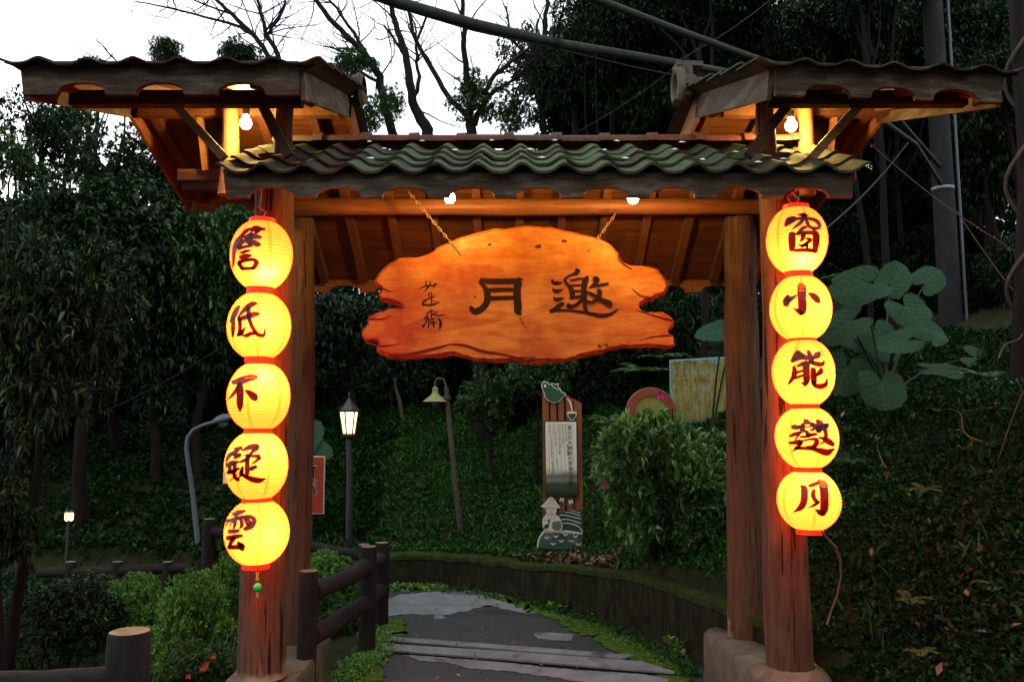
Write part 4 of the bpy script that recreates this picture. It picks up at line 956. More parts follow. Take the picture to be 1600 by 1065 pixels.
# ------------------------------------------------------------------ overhead pipes, utility pole
mb = MB(); path1 = [P(520,-32,3.8), P(620,4,4.0), P(740,38,4.3), P(870,68,4.7), P(1000,89,5.15), P(1130,112,5.6), P(1260,150,6.4), P(1385,193,7.4), P(1430,225,8.2), P(1472,290,8.95)]
mb.tube(path1, [.030,.030,.030,.029,.027,.025,.024,.024,.024,.024], 12, noise=.03)
th = thing('overhead_pipe', tuple(path1[4]), 'thick overhead pole with a tied black cable sweeping to the utility pole', 'pole')
obj('pipe', mb, M['pole_wood'], th, smooth=60)
mb = MB(); mb.tube([P(640,18,4.05), P(740,48,4.3), P(868,76,4.68), P(985,104,5.1), P(1130,133,5.6), P(1250,160,6.4)], .005, 6); obj('cable', mb, M['wire'], th)
mb = MB(); q = P(866, 64, 4.68)
for k in range(3): mb.tube([q+np.array([.028*k-.02+.03*math.cos(a)*.2, .036*math.sin(a), .036*math.cos(a)-.004]) for a in np.linspace(0, 6.28, 10)], .008, 5)
obj('tie', mb, M['wire'], th)
mb = MB(); path2 = [P(860,-26,4.6), P(960,10,4.9), P(1060,48,5.4), P(1160,84,6.0), P(1240,112,6.6), P(1390,170,7.8), P(1470,262,8.95)]
mb.tube(path2, [.026,.025,.025,.025,.025,.024,.024], 12, noise=.03)
obj('overhead_pipe', mb, M['pole_wood'], base=tuple(path2[2]), smooth=60, label='thinner overhead pole running above the mossy wing roof', cat='pole')
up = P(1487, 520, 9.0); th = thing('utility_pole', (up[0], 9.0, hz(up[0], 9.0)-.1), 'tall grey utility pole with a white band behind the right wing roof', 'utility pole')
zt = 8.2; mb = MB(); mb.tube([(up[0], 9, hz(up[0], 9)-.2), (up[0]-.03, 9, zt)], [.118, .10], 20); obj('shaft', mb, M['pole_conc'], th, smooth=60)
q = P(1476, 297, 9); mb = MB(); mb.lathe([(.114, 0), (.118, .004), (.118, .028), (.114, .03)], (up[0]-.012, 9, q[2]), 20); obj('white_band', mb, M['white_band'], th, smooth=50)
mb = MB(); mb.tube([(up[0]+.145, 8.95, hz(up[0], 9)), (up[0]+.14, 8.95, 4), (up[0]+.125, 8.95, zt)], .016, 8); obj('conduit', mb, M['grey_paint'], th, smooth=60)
for (a, b, r, m_, lab, nm) in [((1285,362,7.2),(1425,215,8.7),.012,'wire','dark stay wire slanting up beside the right post','stay_wire'),
        ((1360,225,8.0),(1590,395,7.0),.006,'red_wire','thin red wire slanting down by the utility pole','red_wire'),
        ((1495,330,8.0),(1640,520,7.0),.006,'red_wire','thin red wire furthest up the right bank','red_wire'),
        ((1050,100,7.5),(1240,-30,7.5),.007,'wire','thin dark wire crossing the trees above the mossy wing roof','wire'),
        ((905,205,9.0),(1110,60,7.4),.006,'wire','thin dark wire rising behind the overhead pole','wire'),
        ((130,655,9.0),(365,530,7.0),.006,'wire','thin wire drooping through the dark trees on the left','wire')]:
    A_, B_ = P(*a), P(*b); mb = MB(); mb.tube([A_*(1-f)+B_*f-np.array([0, 0, .06*math.sin(math.pi*f)]) for f in np.linspace(0, 1, 7)], r*.7, 6)
    obj(nm, mb, M[m_], base=tuple(A_), smooth=60, label=lab, cat='wire')
# brown trunk at the far right edge, with vines
th = thing('vine_trunk', tuple(P(1592, 500, 6.0)), 'dark reddish trunk wrapped in vine at the far right edge', 'trunk')
a0 = P(1597, 640, 6.0); a0[2] = hz(a0[0], a0[1])-.2; rg = np.random.default_rng(3)
mb = MB(); mb.tube(wander(a0, P(1588, -40, 6.0), 8, .015, rg), [.08,.075,.07,.065,.06,.06,.06,.055,.05], 12, noise=.06); obj('bark', mb, M['bark'], th, smooth=60)
mb = MB(); ax = [P(1594-6*f, 520-560*f, 6.0) for f in np.linspace(0, 1, 40)]
mb.tube([q+np.array([.085*math.cos(i*.55), .085*math.sin(i*.55), 0]) for i, q in enumerate(ax)], .014, 6); obj('vine', mb, M['bark_pale'], th, smooth=60)

# ------------------------------------------------------------------ log fences
def fence_post(fence, x, y, z0, z1, r, seed):
    rg = np.random.default_rng(seed); mb = MB(); k = 8
    prof = [(r*(1.04+rg.normal()*.012), z0+(z1-z0)*i/k) for i in range(k)]+[(r*1.0, z1-.012), (r*.93, z1)]
    n = 18; vs = []
    for i, (rr, z) in enumerate(prof):
        for j in range(n):
            a = 2*math.pi*j/n; q = rr*(1+.02*math.sin(a*5+seed)+.012*rg.normal()); vs.append((x+q*math.cos(a), y+q*math.sin(a), z))
    mb.add(vs, [(i*n+j, i*n+(j+1) % n, (i+1)*n+(j+1) % n, (i+1)*n+j) for i in range(len(prof)-1) for j in range(n)], 0)
    mb.add(vs[-n:], [tuple(range(n))], 1)
    return obj('post', mb, [M['faux_log_z'], M['cut_end']], fence, smooth=40)
def rail(fence, a, b, r, seed):
    rg = np.random.default_rng(seed); mb = MB(); mb.tube(wander(a, b, 10, .006, rg), [r*(1+rg.normal()*.03) for _ in range(11)], 14, noise=.025, seed=seed)
    return obj('rail', mb, M['faux_log'], fence, smooth=50)
f1 = thing('log_fence', (-1.04, 6, 0), 'dark log fence with pale cut post tops along the path past the gate', 'fence')
p1 = G(573, 1020); p2 = G(595, 975); p0 = np.array([-1.19, 4.98, 0]); p3 = P(568, 880, 7.9); p3[2] = 0
fence_post(f1, p1[0], p1[1], -.15, P(573, 853, p1[1])[2], .058, 1)
fence_post(f1, p2[0], p2[1], -.15, P(595, 847, p2[1])[2], .058, 2)
fence_post(f1, p0[0], p0[1], -.15, P(484, 891, 4.98)[2], .055, 3)
fence_post(f1, p3[0], p3[1], -.2, P(567, 850, 7.9)[2], .055, 4)
fence_post(f1, -2.9, 8.1, -.2, .72, .055, 5)
rail(f1, P(488, 925, 4.98), P(574, 881, p1[1]), .055, 6); rail(f1, P(488, 994, 4.98), P(574, 940, p1[1]), .055, 7)
rail(f1, P(574, 881, p1[1]), P(596, 872, p2[1]), .053, 8); rail(f1, P(574, 940, p1[1]), P(596, 920, p2[1]), .053, 9)
rail(f1, P(596, 872, p2[1]), P(567, 868, 7.9), .05, 10); rail(f1, P(567, 868, 7.9), (-2.9, 8.1, .6), .05, 11)
f2 = thing('log_fence', tuple(P(203, 1060, 2.85)), 'dark log fence with one pale cut post in the bottom corner', 'fence')
c = P(203, 985, 2.85); fence_post(f2, c[0], c[1], -.7, c[2], .068, 21)
rail(f2, P(205, 1058, 2.85), P(-150, 1075, 2.7), .045, 22)
f3 = thing('log_fence', tuple(P(180, 890, 8.3)), 'distant low log rail behind the hedge on the left', 'fence')
for px in (110, 183, 262): c = P(px, 885, 8.3); fence_post(f3, c[0], c[1], hz(c[0], c[1])-.2, c[2]+.05, .05, px)
rail(f3, P(60, 894, 8.3), P(300, 888, 8.3), .05, 23)

# ------------------------------------------------------------------ lamps
c = P(545, 660, 8.95); gz = hz(c[0], 8.95); s_ = 8.95/FPX
th = thing('street_lamp', (c[0], 8.95, gz), 'lit black lantern street lamp on a dark post', 'street lamp')
mb = MB(); mb.tube([(c[0]+.03, 8.95, gz-.2), (c[0]+.02, 8.95, c[2]-.5), (c[0], 8.95, c[2]-.16)], [.042, .036, .03], 14); obj('post', mb, M['iron'], th, smooth=60)
mb = MB(); b0, t0 = P(545, 677, 8.95), P(545, 643, 8.95)
mb.lathe([(.055, 0), (.075, .02), (.078, .04)], b0-np.array([0, 0, .05]), 12); obj('cup', mb, M['iron'], th)
r0, r1 = 9.0*s_, 14*s_; H_ = t0[2]-b0[2]
for k in range(6):
    a, b = math.pi*k/3+.3, math.pi*(k+1)/3+.3; mb = MB()
    A_ = [b0+np.array([r0*math.cos(a), r0*math.sin(a), 0]), b0+np.array([r0*math.cos(b), r0*math.sin(b), 0]), t0+np.array([r1*math.cos(b), r1*math.sin(b), 0]), t0+np.array([r1*math.cos(a), r1*math.sin(a), 0])]
    inn = [q*.94+(b0+t0)*.5*.06 for q in A_]
    mb.add(A_+inn, [(0,1,2,3), (7,6,5,4), (0,4,5,1), (1,5,6,2), (2,6,7,3), (3,7,4,0)]); obj('pane', mb, M['street_glass'], th)
    mb = MB(); mb.beam(b0+np.array([r0*1.03*math.cos(a), r0*1.03*math.sin(a), 0]), t0+np.array([r1*1.03*math.cos(a), r1*1.03*math.sin(a), 0]), .012, .012); obj('bar', mb, M['iron'], th)
mb = MB(); mb.lathe([(16.5*s_, -.005), (16.5*s_, .02), (11*s_, .06), (5*s_, .11), (2*s_, .14), (1.6*s_, .16), (2.2*s_, .18), (.3*s_, .215)], t0, 6); obj('cap', mb, M['iron'], th)
# grey gooseneck lamp
c = P(312, 872, 8.95); gz = hz(c[0], 8.95)
th = thing('gooseneck_lamp', (c[0], 8.95, gz), 'unlit grey curved-neck street lamp left of the lantern column', 'street lamp')
mb = MB(); mb.tube([(c[0], 8.95, gz-.1), P(312, 872, 8.95), P(301, 770, 8.95), P(291, 700, 8.95), P(293, 683, 8.95), P(302, 671, 8.95), P(317, 664, 8.95), P(334, 659, 8.95)], [.032,.03,.026,.023,.021,.020,.020,.020], 12); obj('pole', mb, M['grey_paint'], th, smooth=60)
mb = MB(); a, b = P(331, 661, 8.95), P(361, 652, 8.95); d = unit(b-a); L_ = np.linalg.norm(b-a)
prof = [(0, .02), (.15, .04), (.4, .062), (.7, .066), (.9, .05), (1, .012)]; n = 14; vs = []
for f, r in prof:
    for j in range(n):
        q = 2*math.pi*j/n; vs.append(a+d*L_*f+np.array([0, r*1.2*math.cos(q), 0])+np.array([-d[2], 0, d[0]])*r*math.sin(q)*(.95 if math.sin(q) > 0 else .5))
mb.add(vs, [(i*n+j, i*n+(j+1) % n, (i+1)*n+(j+1) % n, (i+1)*n+j) for i in range(len(prof)-1) for j in range(n)]); mb.add(vs[-n:], [tuple(range(n))]); obj('lamp_head', mb, M['grey_green'], th, smooth=60)
mb = MB(); mb.lathe([(.005, -.06), (.03, -.052), (.048, -.028), (.055, 0)], a*.4+b*.6+np.array([0, 0, -.028]), 14); obj('lens', mb, M['grey_paint'], th, smooth=60)
# old shade lamp on leaning wooden pole
c = P(723, 845, 9.1); th = thing('shade_lamp', (c[0], 9.1, hz(c[0], 9.1)), 'weathered yellow-green shade lamp on a leaning wooden pole', 'street lamp')
mb = MB(); rg = np.random.default_rng(8); b0 = ell((c[0]+.01, 9.1, hz(c[0], 9.1)-.2)); mb.tube(wander(b0, P(697, 604, 9.1), 8, .005, rg), [.034,.032,.031,.03,.029,.028,.027,.026,.025], 12, noise=.05); obj('pole', mb, M['bark_pale'], th, smooth=60)
mb = MB(); q = P(680, 628, 9.1); mb.lathe([(.135, 0), (.138, .006), (.085, .05), (.04, .085), (.032, .12), (.03, .155), (.012, .17)], q, 20); obj('lamp_shade', mb, M['shade'], th, smooth=40)
mb = MB(); mb.tube([q+np.array([0, 0, .165]), q+np.array([0, 0, .23]), q+np.array([.03, 0, .26]), q+np.array([.09, 0, .25]), P(699, 612, 9.1)], .012, 8); obj('bracket', mb, M['iron'], th, smooth=60)
mb = MB(); mb.lathe([(.005, -.045), (.04, -.03), (.045, 0), (.03, .03)], q, 14); obj('bulb', mb, M['grey_green'], th, smooth=60)
mb = MB(); mb.lathe([(.045, 0), (.05, .01), (.05, .035), (.045, .045)], P(698, 625, 9.1), 14); obj('clamp', mb, M['socket'], th)
# small twin lamp far left
c = P(108, 806, 9.0); gz = hz(c[0], 9.0); th = thing('twin_lamp', (c[0], 9.0, gz), 'small lit twin lamp far off among the dark leaves', 'street lamp')
mb = MB(); mb.tube([(c[0], 9.0, gz-.1), c-np.array([0, 0, .06])], [.022, .018], 8); obj('post', mb, M['iron'], th, smooth=60)
for px in (104.5, 111.5):
    q = P(px, 806, 9.0); mb = MB(); mb.lathe([(.010, -.05), (.021, -.036), (.023, .022), (.017, .04)], q, 10); obj('lamp_glass', mb, M['small_glass'], th, smooth=60)
    mb = MB(); mb.lathe([(.030, .04), (.015, .06), (.003, .072)], q, 10); obj('lamp_cap', mb, M['iron'], th)

# ------------------------------------------------------------------ flat signs
def text_mesh(txt, size):
    cu = bpy.data.curves.new('t', 'FONT'); cu.body = txt; cu.size = size; cu.align_x = 'CENTER'; cu.align_y = 'CENTER'; cu.resolution_u = 2
    cu.space_line = 1.0
    o = bpy.data.objects.new('t', cu); COL.objects.link(o); dg = bpy.context.evaluated_depsgraph_get(); dg.update()
    me = bpy.data.meshes.new_from_object(o.evaluated_get(dg)); bpy.data.objects.remove(o); return me
def put_text(name, txt, size, pos, parent, m_, wx=1.0):
    me = text_mesh(txt, size); me.materials.clear(); me.materials.append(m_)
    o = bpy.data.objects.new(name, me); COL.objects.link(o); o.parent = parent; o.location = Vector(pos)-Vector(LOC[parent.name]); o.rotation_euler = (math.pi/2, 0, 0); o.scale = (wx, 1, 1); return o
# red shop sign
c = P(492, 757, 9.0); s_ = 9/FPX; th = thing('red_sign', (c[0], 9, hz(c[0], 9)), 'red sign with black characters on a grey pole by the left rear post', 'sign')
mb = MB(); q = P(483, 757, 9.0); mb.box(q, (48*s_, .03, 88*s_)); obj('panel', mb, M['sign_edge'], th)
mb = MB(); mb.box(q+np.array([0, -.017, 0]), (45*s_, .008, 84.5*s_)); obj('face', mb, M['sign_red'], th)
mb = MB(); mb.tube([P(485, 803, 9.03), (P(484, 880, 9.03)[0], 9.03, hz(c[0], 9)-.1)], .022, 10); obj('pole', mb, M['grey_paint'], th, smooth=60)
for ch_, yy in (('竹', 737), ('蓋', 762)):
    q = P(483, yy, 8.974)
    for dx, dy in ((-1, 0), (1, 0), (0, 1), (0, -1), (.7, .7), (-.7, .7), (.7, -.7), (-.7, -.7)):
        put_text('letter_outline', ch_, 26*s_, q+np.array([dx*.006, .002+.0003*dx+.0001*dy, dy*.006]), th, M['sign_edge'])
    for dx in (-.003, 0, .003): put_text('letter', ch_, 26*s_, q+np.array([dx, -.002-abs(dx)*.1, 0]), th, M['black_letter'])
mb = MB(); mb.prism([((a-83)*s_, -(b-57)*s_) for a, b in ((72,89),(80,84),(86,85),(90,92),(86,93),(83,90),(78,91),(75,96))], (1,0,0), (0,0,1), (0,1,0), P(483, 757, 8.974), .003); obj('arrow', mb, M['black_letter'], th)
# tea notice board
YS = 7.95; SO = P(878, 856, YS); th = thing('tea_sign', (SO[0], YS, hz(SO[0], YS)), 'tall slatted notice board with green teapot and tea picker cut-outs', 'notice board')
za = lambda x, y: (830+x/7.61, 585+y/7.61); zb_ = lambda x, y: (830+x/7.61, 725+y/7.61)
def plate(name, pts, mp, dep, m_, th_=.012, parent=None, sidemat=None):
    mb = MB(); w = [P(*mp(a, b), YS-dep) for a, b in pts]; mb.prism([(q[0], q[2]) for q in w], (1,0,0), (0,0,1), (0,1,0), (0, YS-dep, 0), th_)
    return obj(name, mb, m_, th if parent is None else parent)
zbot = 855
for x0, x1, ya, yb in ((135,205,180,200), (228,297,205,225), (320,388,228,252), (412,497,235,290), (508,600,288,340)):
    pts = [(830+x0/7.61, 585+ya/7.61), (830+x1/7.61, 585+yb/7.61), (830+x1/7.61+2.2, zbot), (830+x0/7.61+2.2, zbot)]
    w = [P(a, b, YS) for a, b in pts]; mb = MB(); mb.prism([(q[0], q[2]) for q in w], (1,0,0), (0,0,1), (0,1,0), (0, YS, 0), .07); obj('slat', mb, M['slat'], th)
for yy in (640, 790):
    w = [P(a, b, YS+.07) for a, b in ((849, yy), (908, yy), (908, yy+8), (849, yy+8))]; mb = MB(); mb.prism([(q[0], q[2]) for q in w], (1,0,0), (0,0,1), (0,1,0), (0, YS+.071, 0), .03); obj('cross_bar', mb, M['sign_dark'], th)
for px in (853, 905):
    q = P(px, 858, YS+.09); mb = MB(); mb.box((q[0], YS+.09, (q[2]+hz(q[0], YS)-.3)/2+.1), (.07, .04, abs(q[2]-hz(q[0], YS)+.3)+.25)); obj('leg', mb, M['sign_dark'], th)
plate('board_frame', [(158,548),(548,546),(548,548+0),(560,1450),(172,1455)], za, .03, M['sign_dark'], .03)
bz0 = P(850, 772, YS)[2]
w = [P(*za(a, b), YS-.036) for a, b in ((168,562),(535,560),(548,1440),(180,1445))]
mb = MB(); mb.prism([(q[0], q[2]) for q in w], (1,0,0), (0,0,1), (0,1,0), (0, YS-.036, 0), .005)
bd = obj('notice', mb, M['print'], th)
# shift notice's origin so the print gradient runs from its foot
me = bd.data; off = Vector((0, 0, bz0-LOC[th.name][2])); me.transform(Matrix.Translation(-off)); bd.location += off
title = '臺北市木柵觀光茶園指名牌'
for i, ch_ in enumerate(title):
    q = P(*za(457+(i*1.6), 632+i*61), YS-.0375); put_text('title_character', ch_, .043, q, bd, M['black_letter'], 1) if False else put_text('title_character', ch_, .046, q, th, M['black_letter'])
# fine columns of small print (illegible in the photograph): tiny ink marks, and ruled lines
mb = MB(); rg = random.Random(4)
for x, y0, y1 in ((225,605,690),(235,725,1000),(275,605,700),(281,720,850),(290,1000,1080),(325,605,690),(330,720,945),(368,605,690),(372,725,840),(410,605,690),(415,725,790),(420,830,960),(245,1040,1180)):
    y = y0
    while y < y1:
        q = P(*za(x+(y-600)*.025, y), YS-.0372); w_ = .0085
        for k in range(3):
            a = rg.choice([(1, 0), (0, 1), (1, .5), (-1, .6)]); cx_, cz_ = rg.uniform(-w_, w_)*.7, rg.uniform(-w_, w_)*.7
            d = np.array([a[0], 0, a[1]])*w_*.8; nn = np.array([-a[1], 0, a[0]])*.0012; p_ = q+np.array([cx_, -.0001*k, cz_])
            mb.add([p_-d-nn, p_+d-nn, p_+d+nn, p_-d+nn], [(0, 1, 2, 3)])
        y += 20
obj('small_print', mb, M['sign_line'], th, kind='stuff')
mb = MB()
for x in (205, 255, 300, 345, 390, 435, 495):
    a, b = P(*za(x, 590), YS-.0371), P(*za(x+16, 1200), YS-.0371); mb.add([a-np.array([.001,0,0]), a+np.array([.001,0,0]), b+np.array([.001,0,0]), b-np.array([.001,0,0])], [(0,1,2,3)])
for y in (590, 700, 1200):
    a, b = P(*za(205+(y-590)*.026, y), YS-.03705), P(*za(495+(y-590)*.026, y), YS-.03705); mb.add([a-np.array([0,0,.001]), a+np.array([0,0,.001]), b+np.array([0,0,.001]), b-np.array([0,0,.001])], [(0,1,2,3)])
obj('ruled_lines', mb, M['sign_line'], th, kind='stuff')
POT = [(122,140),(128,100),(150,82),(180,82),(205,98),(215,113),(250,100),(290,108),(302,112),(306,103),(316,101),(328,112),(322,135),(340,160),(355,183),(362,204),(400,215),(412,238),(402,262),(385,258),(360,290),(330,320),(290,335),(240,328),(190,300),(160,265),(152,220),(135,185)]
def inset(pl, d):
    p = np.array(pl, float); n = len(p); tg = np.roll(p, -1, 0)-np.roll(p, 1, 0); nm = np.stack([-tg[:, 1], tg[:, 0]], 1); nm /= np.linalg.norm(nm, axis=1, keepdims=True)+1e-9
    A_ = .5*np.sum(p[:, 0]*np.roll(p[:, 1], -1)-np.roll(p[:, 0], -1)*p[:, 1]); return p+nm*d*(1 if A_ > 0 else -1)
pot = plate('teapot_cutout', smooth_closed(POT, 3), za, .03, M['sign_white'], .028)
plate('teapot_face', smooth_closed(inset(POT, 9), 3), za, .034, M['sign_green'], .004)
plate('handle_hole', [(165+14*math.cos(a), 133+17*math.sin(a)) for a in np.linspace(0, 6.28, 13)[:-1]], za, .037, M['sign_white'], .003)
zmap = lambda mp, dep: (lambda x, y, i: P(*mp(x, y), YS-dep-.0003*i))
glyph('lid_line', "240,118,8 275,155,8 340,180,8", zmap(za, .036), None, th, M['sign_white'])
glyph('tea_stream', "430,285,14 462,325,18 480,390,16 490,442,14", zmap(za, .03), None, th, M['sign_white'])
CUP = [(428,455),(440,438),(495,440),(530,440),(543,458),(536,495),(510,520),(505,540),(462,540),(456,520),(434,495)]
plate('cup_cutout', CUP, za, .03, M['sign_white'], .028)
plate('cup_face', [(440,464),(533,464),(527,490),(502,514),(498,530),(468,530),(464,514),(442,490)], za, .034, M['sign_green'], .004)
# tea fields and picker
plate('terrace_cutout', [(335,600),(352,575),(430,555),(480,540),(530,536),(600,545),(607,600),(607,830),(360,800),(340,700)], zb_, .025, M['sign_green'], .02)
for k, st in enumerate(("470,548,7 520,555,7 580,580,7;405,568,9 480,575,9 585,612,9;338,600,10 430,608,10 590,648,10;350,660,11 440,655,11 590,700,11;370,700,12 440,700,12 540,725,12 600,780,12 605,800,12",)):
    glyph('terrace_line', st, zmap(zb_, .0265), None, th, M['sign_white'])
plate('field_cutout', [(68,985),(75,915),(95,865),(115,830),(150,790),(200,785),(300,800),(420,785),(520,800),(608,815),(610,985),(500,1000),(380,1012),(200,1000)], zb_, .04, M['sign_white'], .02)
plate('field_face', [(84,985),(90,920),(110,872),(130,840),(160,808),(205,805),(300,818),(420,805),(520,818),(608,834),(609,984),(500,998),(380,1010),(200,998)], zb_, .044, M['field'], .004)
sc_ = ";".join("%d,%d,9 %d,%d,9" % (x, y, x+9, y+9) for x, y in [(170+k*20, 800+(6 if k % 2 else 0)+k*.8) for k in range(22)])
glyph('field_edge', sc_, zmap(zb_, .0445), None, th, M['sign_white'])
for x, y in ((185,872),(295,855),(408,835),(527,855),(260,943),(358,910),(475,912),(562,950)):
    glyph('tea_leaf', "%d,%d,4 %d,%d,16 %d,%d,10;%d,%d,4 %d,%d,16 %d,%d,10" % (x-30,y-14,x-16,y-2,x,y+14, x+30,y-14,x+16,y-2,x,y+14), zmap(zb_, .0455), None, th, M['sign_white'])
PICK = [(120,492),(150,472),(200,412),(235,388),(270,412),(330,488),(343,512),(335,522),(302,522),(302,562),(290,590),(318,610),(345,645),(355,680),(372,720),(368,770),(335,798),(250,800),(170,782),(140,745),(132,700),(140,640),(180,592),(172,560),(165,522),(128,510)]
plate('picker_cutout', smooth_closed(PICK, 2), zb_, .056, M['sign_white'], .012)
plate('sleeve_gap', [(150,745),(165,718),(205,705),(215,725),(200,755),(165,768)], zb_, .0585, M['sign_green'], .002)
plate('arm_gap', [(200,665),(222,655),(222,690),(205,705)], zb_, .0585, M['sign_green'], .002)
plate('basket', [(248,700),(265,680),(335,672),(355,700),(358,760),(335,785),(275,785),(250,755)], zb_, .0585, M['basket'], .002)
glyph('picker_lines', "150,492,3 200,470,3 245,466,3 310,492,3;235,395,3 205,455,3;235,395,3 240,460,3;237,395,3 275,460,3;160,518,4 235,512,4 308,520,4;172,525,3 180,565,4 205,590,4 240,598,4 275,588,4 297,555,3;192,530,4 208,525,4 218,532,4;250,532,4 262,525,4 276,532,4;234,530,3 230,556,3 240,558,3;222,575,4 240,580,4 258,574,4;140,668,4 190,665,4 240,640,4;245,605,3 270,610,3;240,615,3 225,640,3;262,615,3 275,660,4;190,600,4 215,625,4;300,600,4 280,625,4", zmap(zb_, .0575), None, th, M['sign_line'])
for x, y, r in ((363,420,.2),(470,447,-.3)):
    pl = [(0,-8),(12,-30),(28,-24),(24,-4),(28,14),(14,26),(0,8),(-14,28),(-28,16),(-20,-2),(-28,-20),(-12,-30)]
    plate('butterfly_cutout', [(x+a*math.cos(r)-b*math.sin(r), y+a*math.sin(r)+b*math.cos(r)) for a, b in pl], zb_, .02, M['sign_white'], .012)
# tinted panel sign and the round sign behind the shrub
c = P(1100, 600, 8.4); th = thing('panel_sign', tuple(c), 'tinted panel sign with teal edge and faded lettering behind the shrub', 'sign')
w = [P(a, b, 8.4) for a, b in ((1046,562),(1150,556),(1150,660),(1048,660))]
mb = MB(); mb.prism([(q[0], q[2]) for q in w], (1,0,0), (0,0,1), (0,1,0), (0, 8.4, 0), .012); obj('panel_edge', mb, M['teal_edge'], th)
w = [P(a, b, 8.395) for a, b in ((1048,565),(1149,559),(1149,658),(1050,658))]
mb = MB(); mb.prism([(q[0], q[2]) for q in w], (1,0,0), (0,0,1), (0,1,0), (0, 8.395, 0), .004); obj('panel', mb, M['tinted'], th)
mb = MB(); mb2 = MB(); rg = random.Random(9)
def mark(mbx, px, py, w_, h_):
    for k in range(5):
        a = P(px+rg.uniform(-w_, w_)*.5, py+rg.uniform(-h_, h_)*.5, 8.3935-.0002*k); hz_ = rg.random() < .5
        ww, hh = (w_*.42, .45) if hz_ else (.45, h_*.42); s2 = 8.4/FPX
        mbx.add([a+np.array([-ww*s2, 0, -hh*s2]), a+np.array([ww*s2, 0, -hh*s2]), a+np.array([ww*s2, 0, hh*s2]), a+np.array([-ww*s2, 0, hh*s2])], [(0,1,2,3)])
for px in range(1055, 1130, 8): mark(mb if rg.random() < .6 else mb2, px, 568-(px-1050)*.05, 6, 7)
for yy in (582, 594, 605):
    for px in (1054, 1072, 1086, 1094, 1100, 1107): mark(mb2 if yy != 594 else mb, px, yy, 4.5, 6)
mark(mb, 1131, 590, 9, 20)
obj('faded_lettering', mb, M['rust_letter'], th, kind='stuff'); obj('faded_lettering', mb2, M['teal_letter'], th, kind='stuff')
for px in (1060, 1142): q = P(px, 660, 8.43); mb = MB(); mb.tube([(q[0], 8.43, hz(q[0], 8.43)-.1), (q[0], 8.43, q[2]+.2)], .02, 8); obj('leg', mb, M['iron'], th)
c = P(1017, 644, 8.2); th = thing('round_sign', tuple(c), 'round brown sign with yellow-green disc half hidden by the shrub', 'sign')
rr = 39*8.2/FPX
mb = MB(); mb.lathe([(rr*.66, -.02), (rr*.97, -.02), (rr, -.01), (rr, .03), (rr*.66, .03)], (0, 0, 0), 36, close=False); mb.v = [(c[0]+v_[0], c[1]+v_[2], c[2]+v_[1]) for v_ in mb.v]; obj('rim', mb, M['ring_wood'], th, smooth=40)
mb = MB(); mb.lathe([(.001, -.005), (rr*.7, -.005), (rr*.7, .02)], (0, 0, 0), 36); mb.v = [(c[0]+v_[0], c[1]+v_[2], c[2]+v_[1]) for v_ in mb.v]; obj('disc', mb, M['ring_disc'], th)
mb = MB(); mb.tube([(c[0], 8.24, hz(c[0], 8.24)-.1), (c[0], 8.24, c[2])], .03, 8); obj('leg', mb, M['iron'], th)

# ------------------------------------------------------------------ broad-leaved plants
def broad_leaf_mesh(seed):
    rg = np.random.default_rng(seed); R_, S_ = 7, 44; vs = [(0, 0, 0)]; uv = [(0, 0)]
    for i in range(1, R_+1):
        f = i/R_
        for j in range(S_):
            a = 2*math.pi*j/S_-math.pi            # 0 = tip direction (+x)
            r = .56+.44*math.cos(a/2)**3.2 if True else 1
            r = .64+.36*max(0, math.cos(a))**2.2+.10*math.exp(-((abs(a)-2.45)/.4)**2)
            notch = abs(abs(a)-math.pi); r *= 1-.86*math.exp(-(notch/.26)**2)
            r *= 1+.022*math.sin(a*21+seed)+.02*rg.normal()*(f > .9)
            x, y = f*r*math.cos(a), f*r*math.sin(a)*.92
            z = .10*f*f*math.sin(a*3+seed)*.45-.12*(max(x, 0))**2-.07*y*y+.05*abs(y)
            z += .009*math.sin((x-.75*abs(y))*26)*min(1, f*2)+.03*math.sin(a*2+seed*2.1)*f*f
            vs.append((x, y, z)); uv.append((x, y))
    fs = [(0, 1+j, 1+(j+1) % S_) for j in range(S_)]
    fs += [(1+(i-1)*S_+j, 1+i*S_+j, 1+i*S_+(j+1) % S_, 1+(i-1)*S_+(j+1) % S_) for i in range(1, R_) for j in range(S_)]
    me = bpy.data.meshes.new('leaf'); me.from_pydata(vs, [], fs); ul = me.uv_layers.new(name='UVMap')
    for lp in me.loops: ul.data[lp.index].uv = uv[lp.vertex_index]
    me.materials.append(M['broad']); me.polygons.foreach_set('use_smooth', [True]*len(me.polygons)); me.update(); return me
BL = [broad_leaf_mesh(k) for k in range(4)]
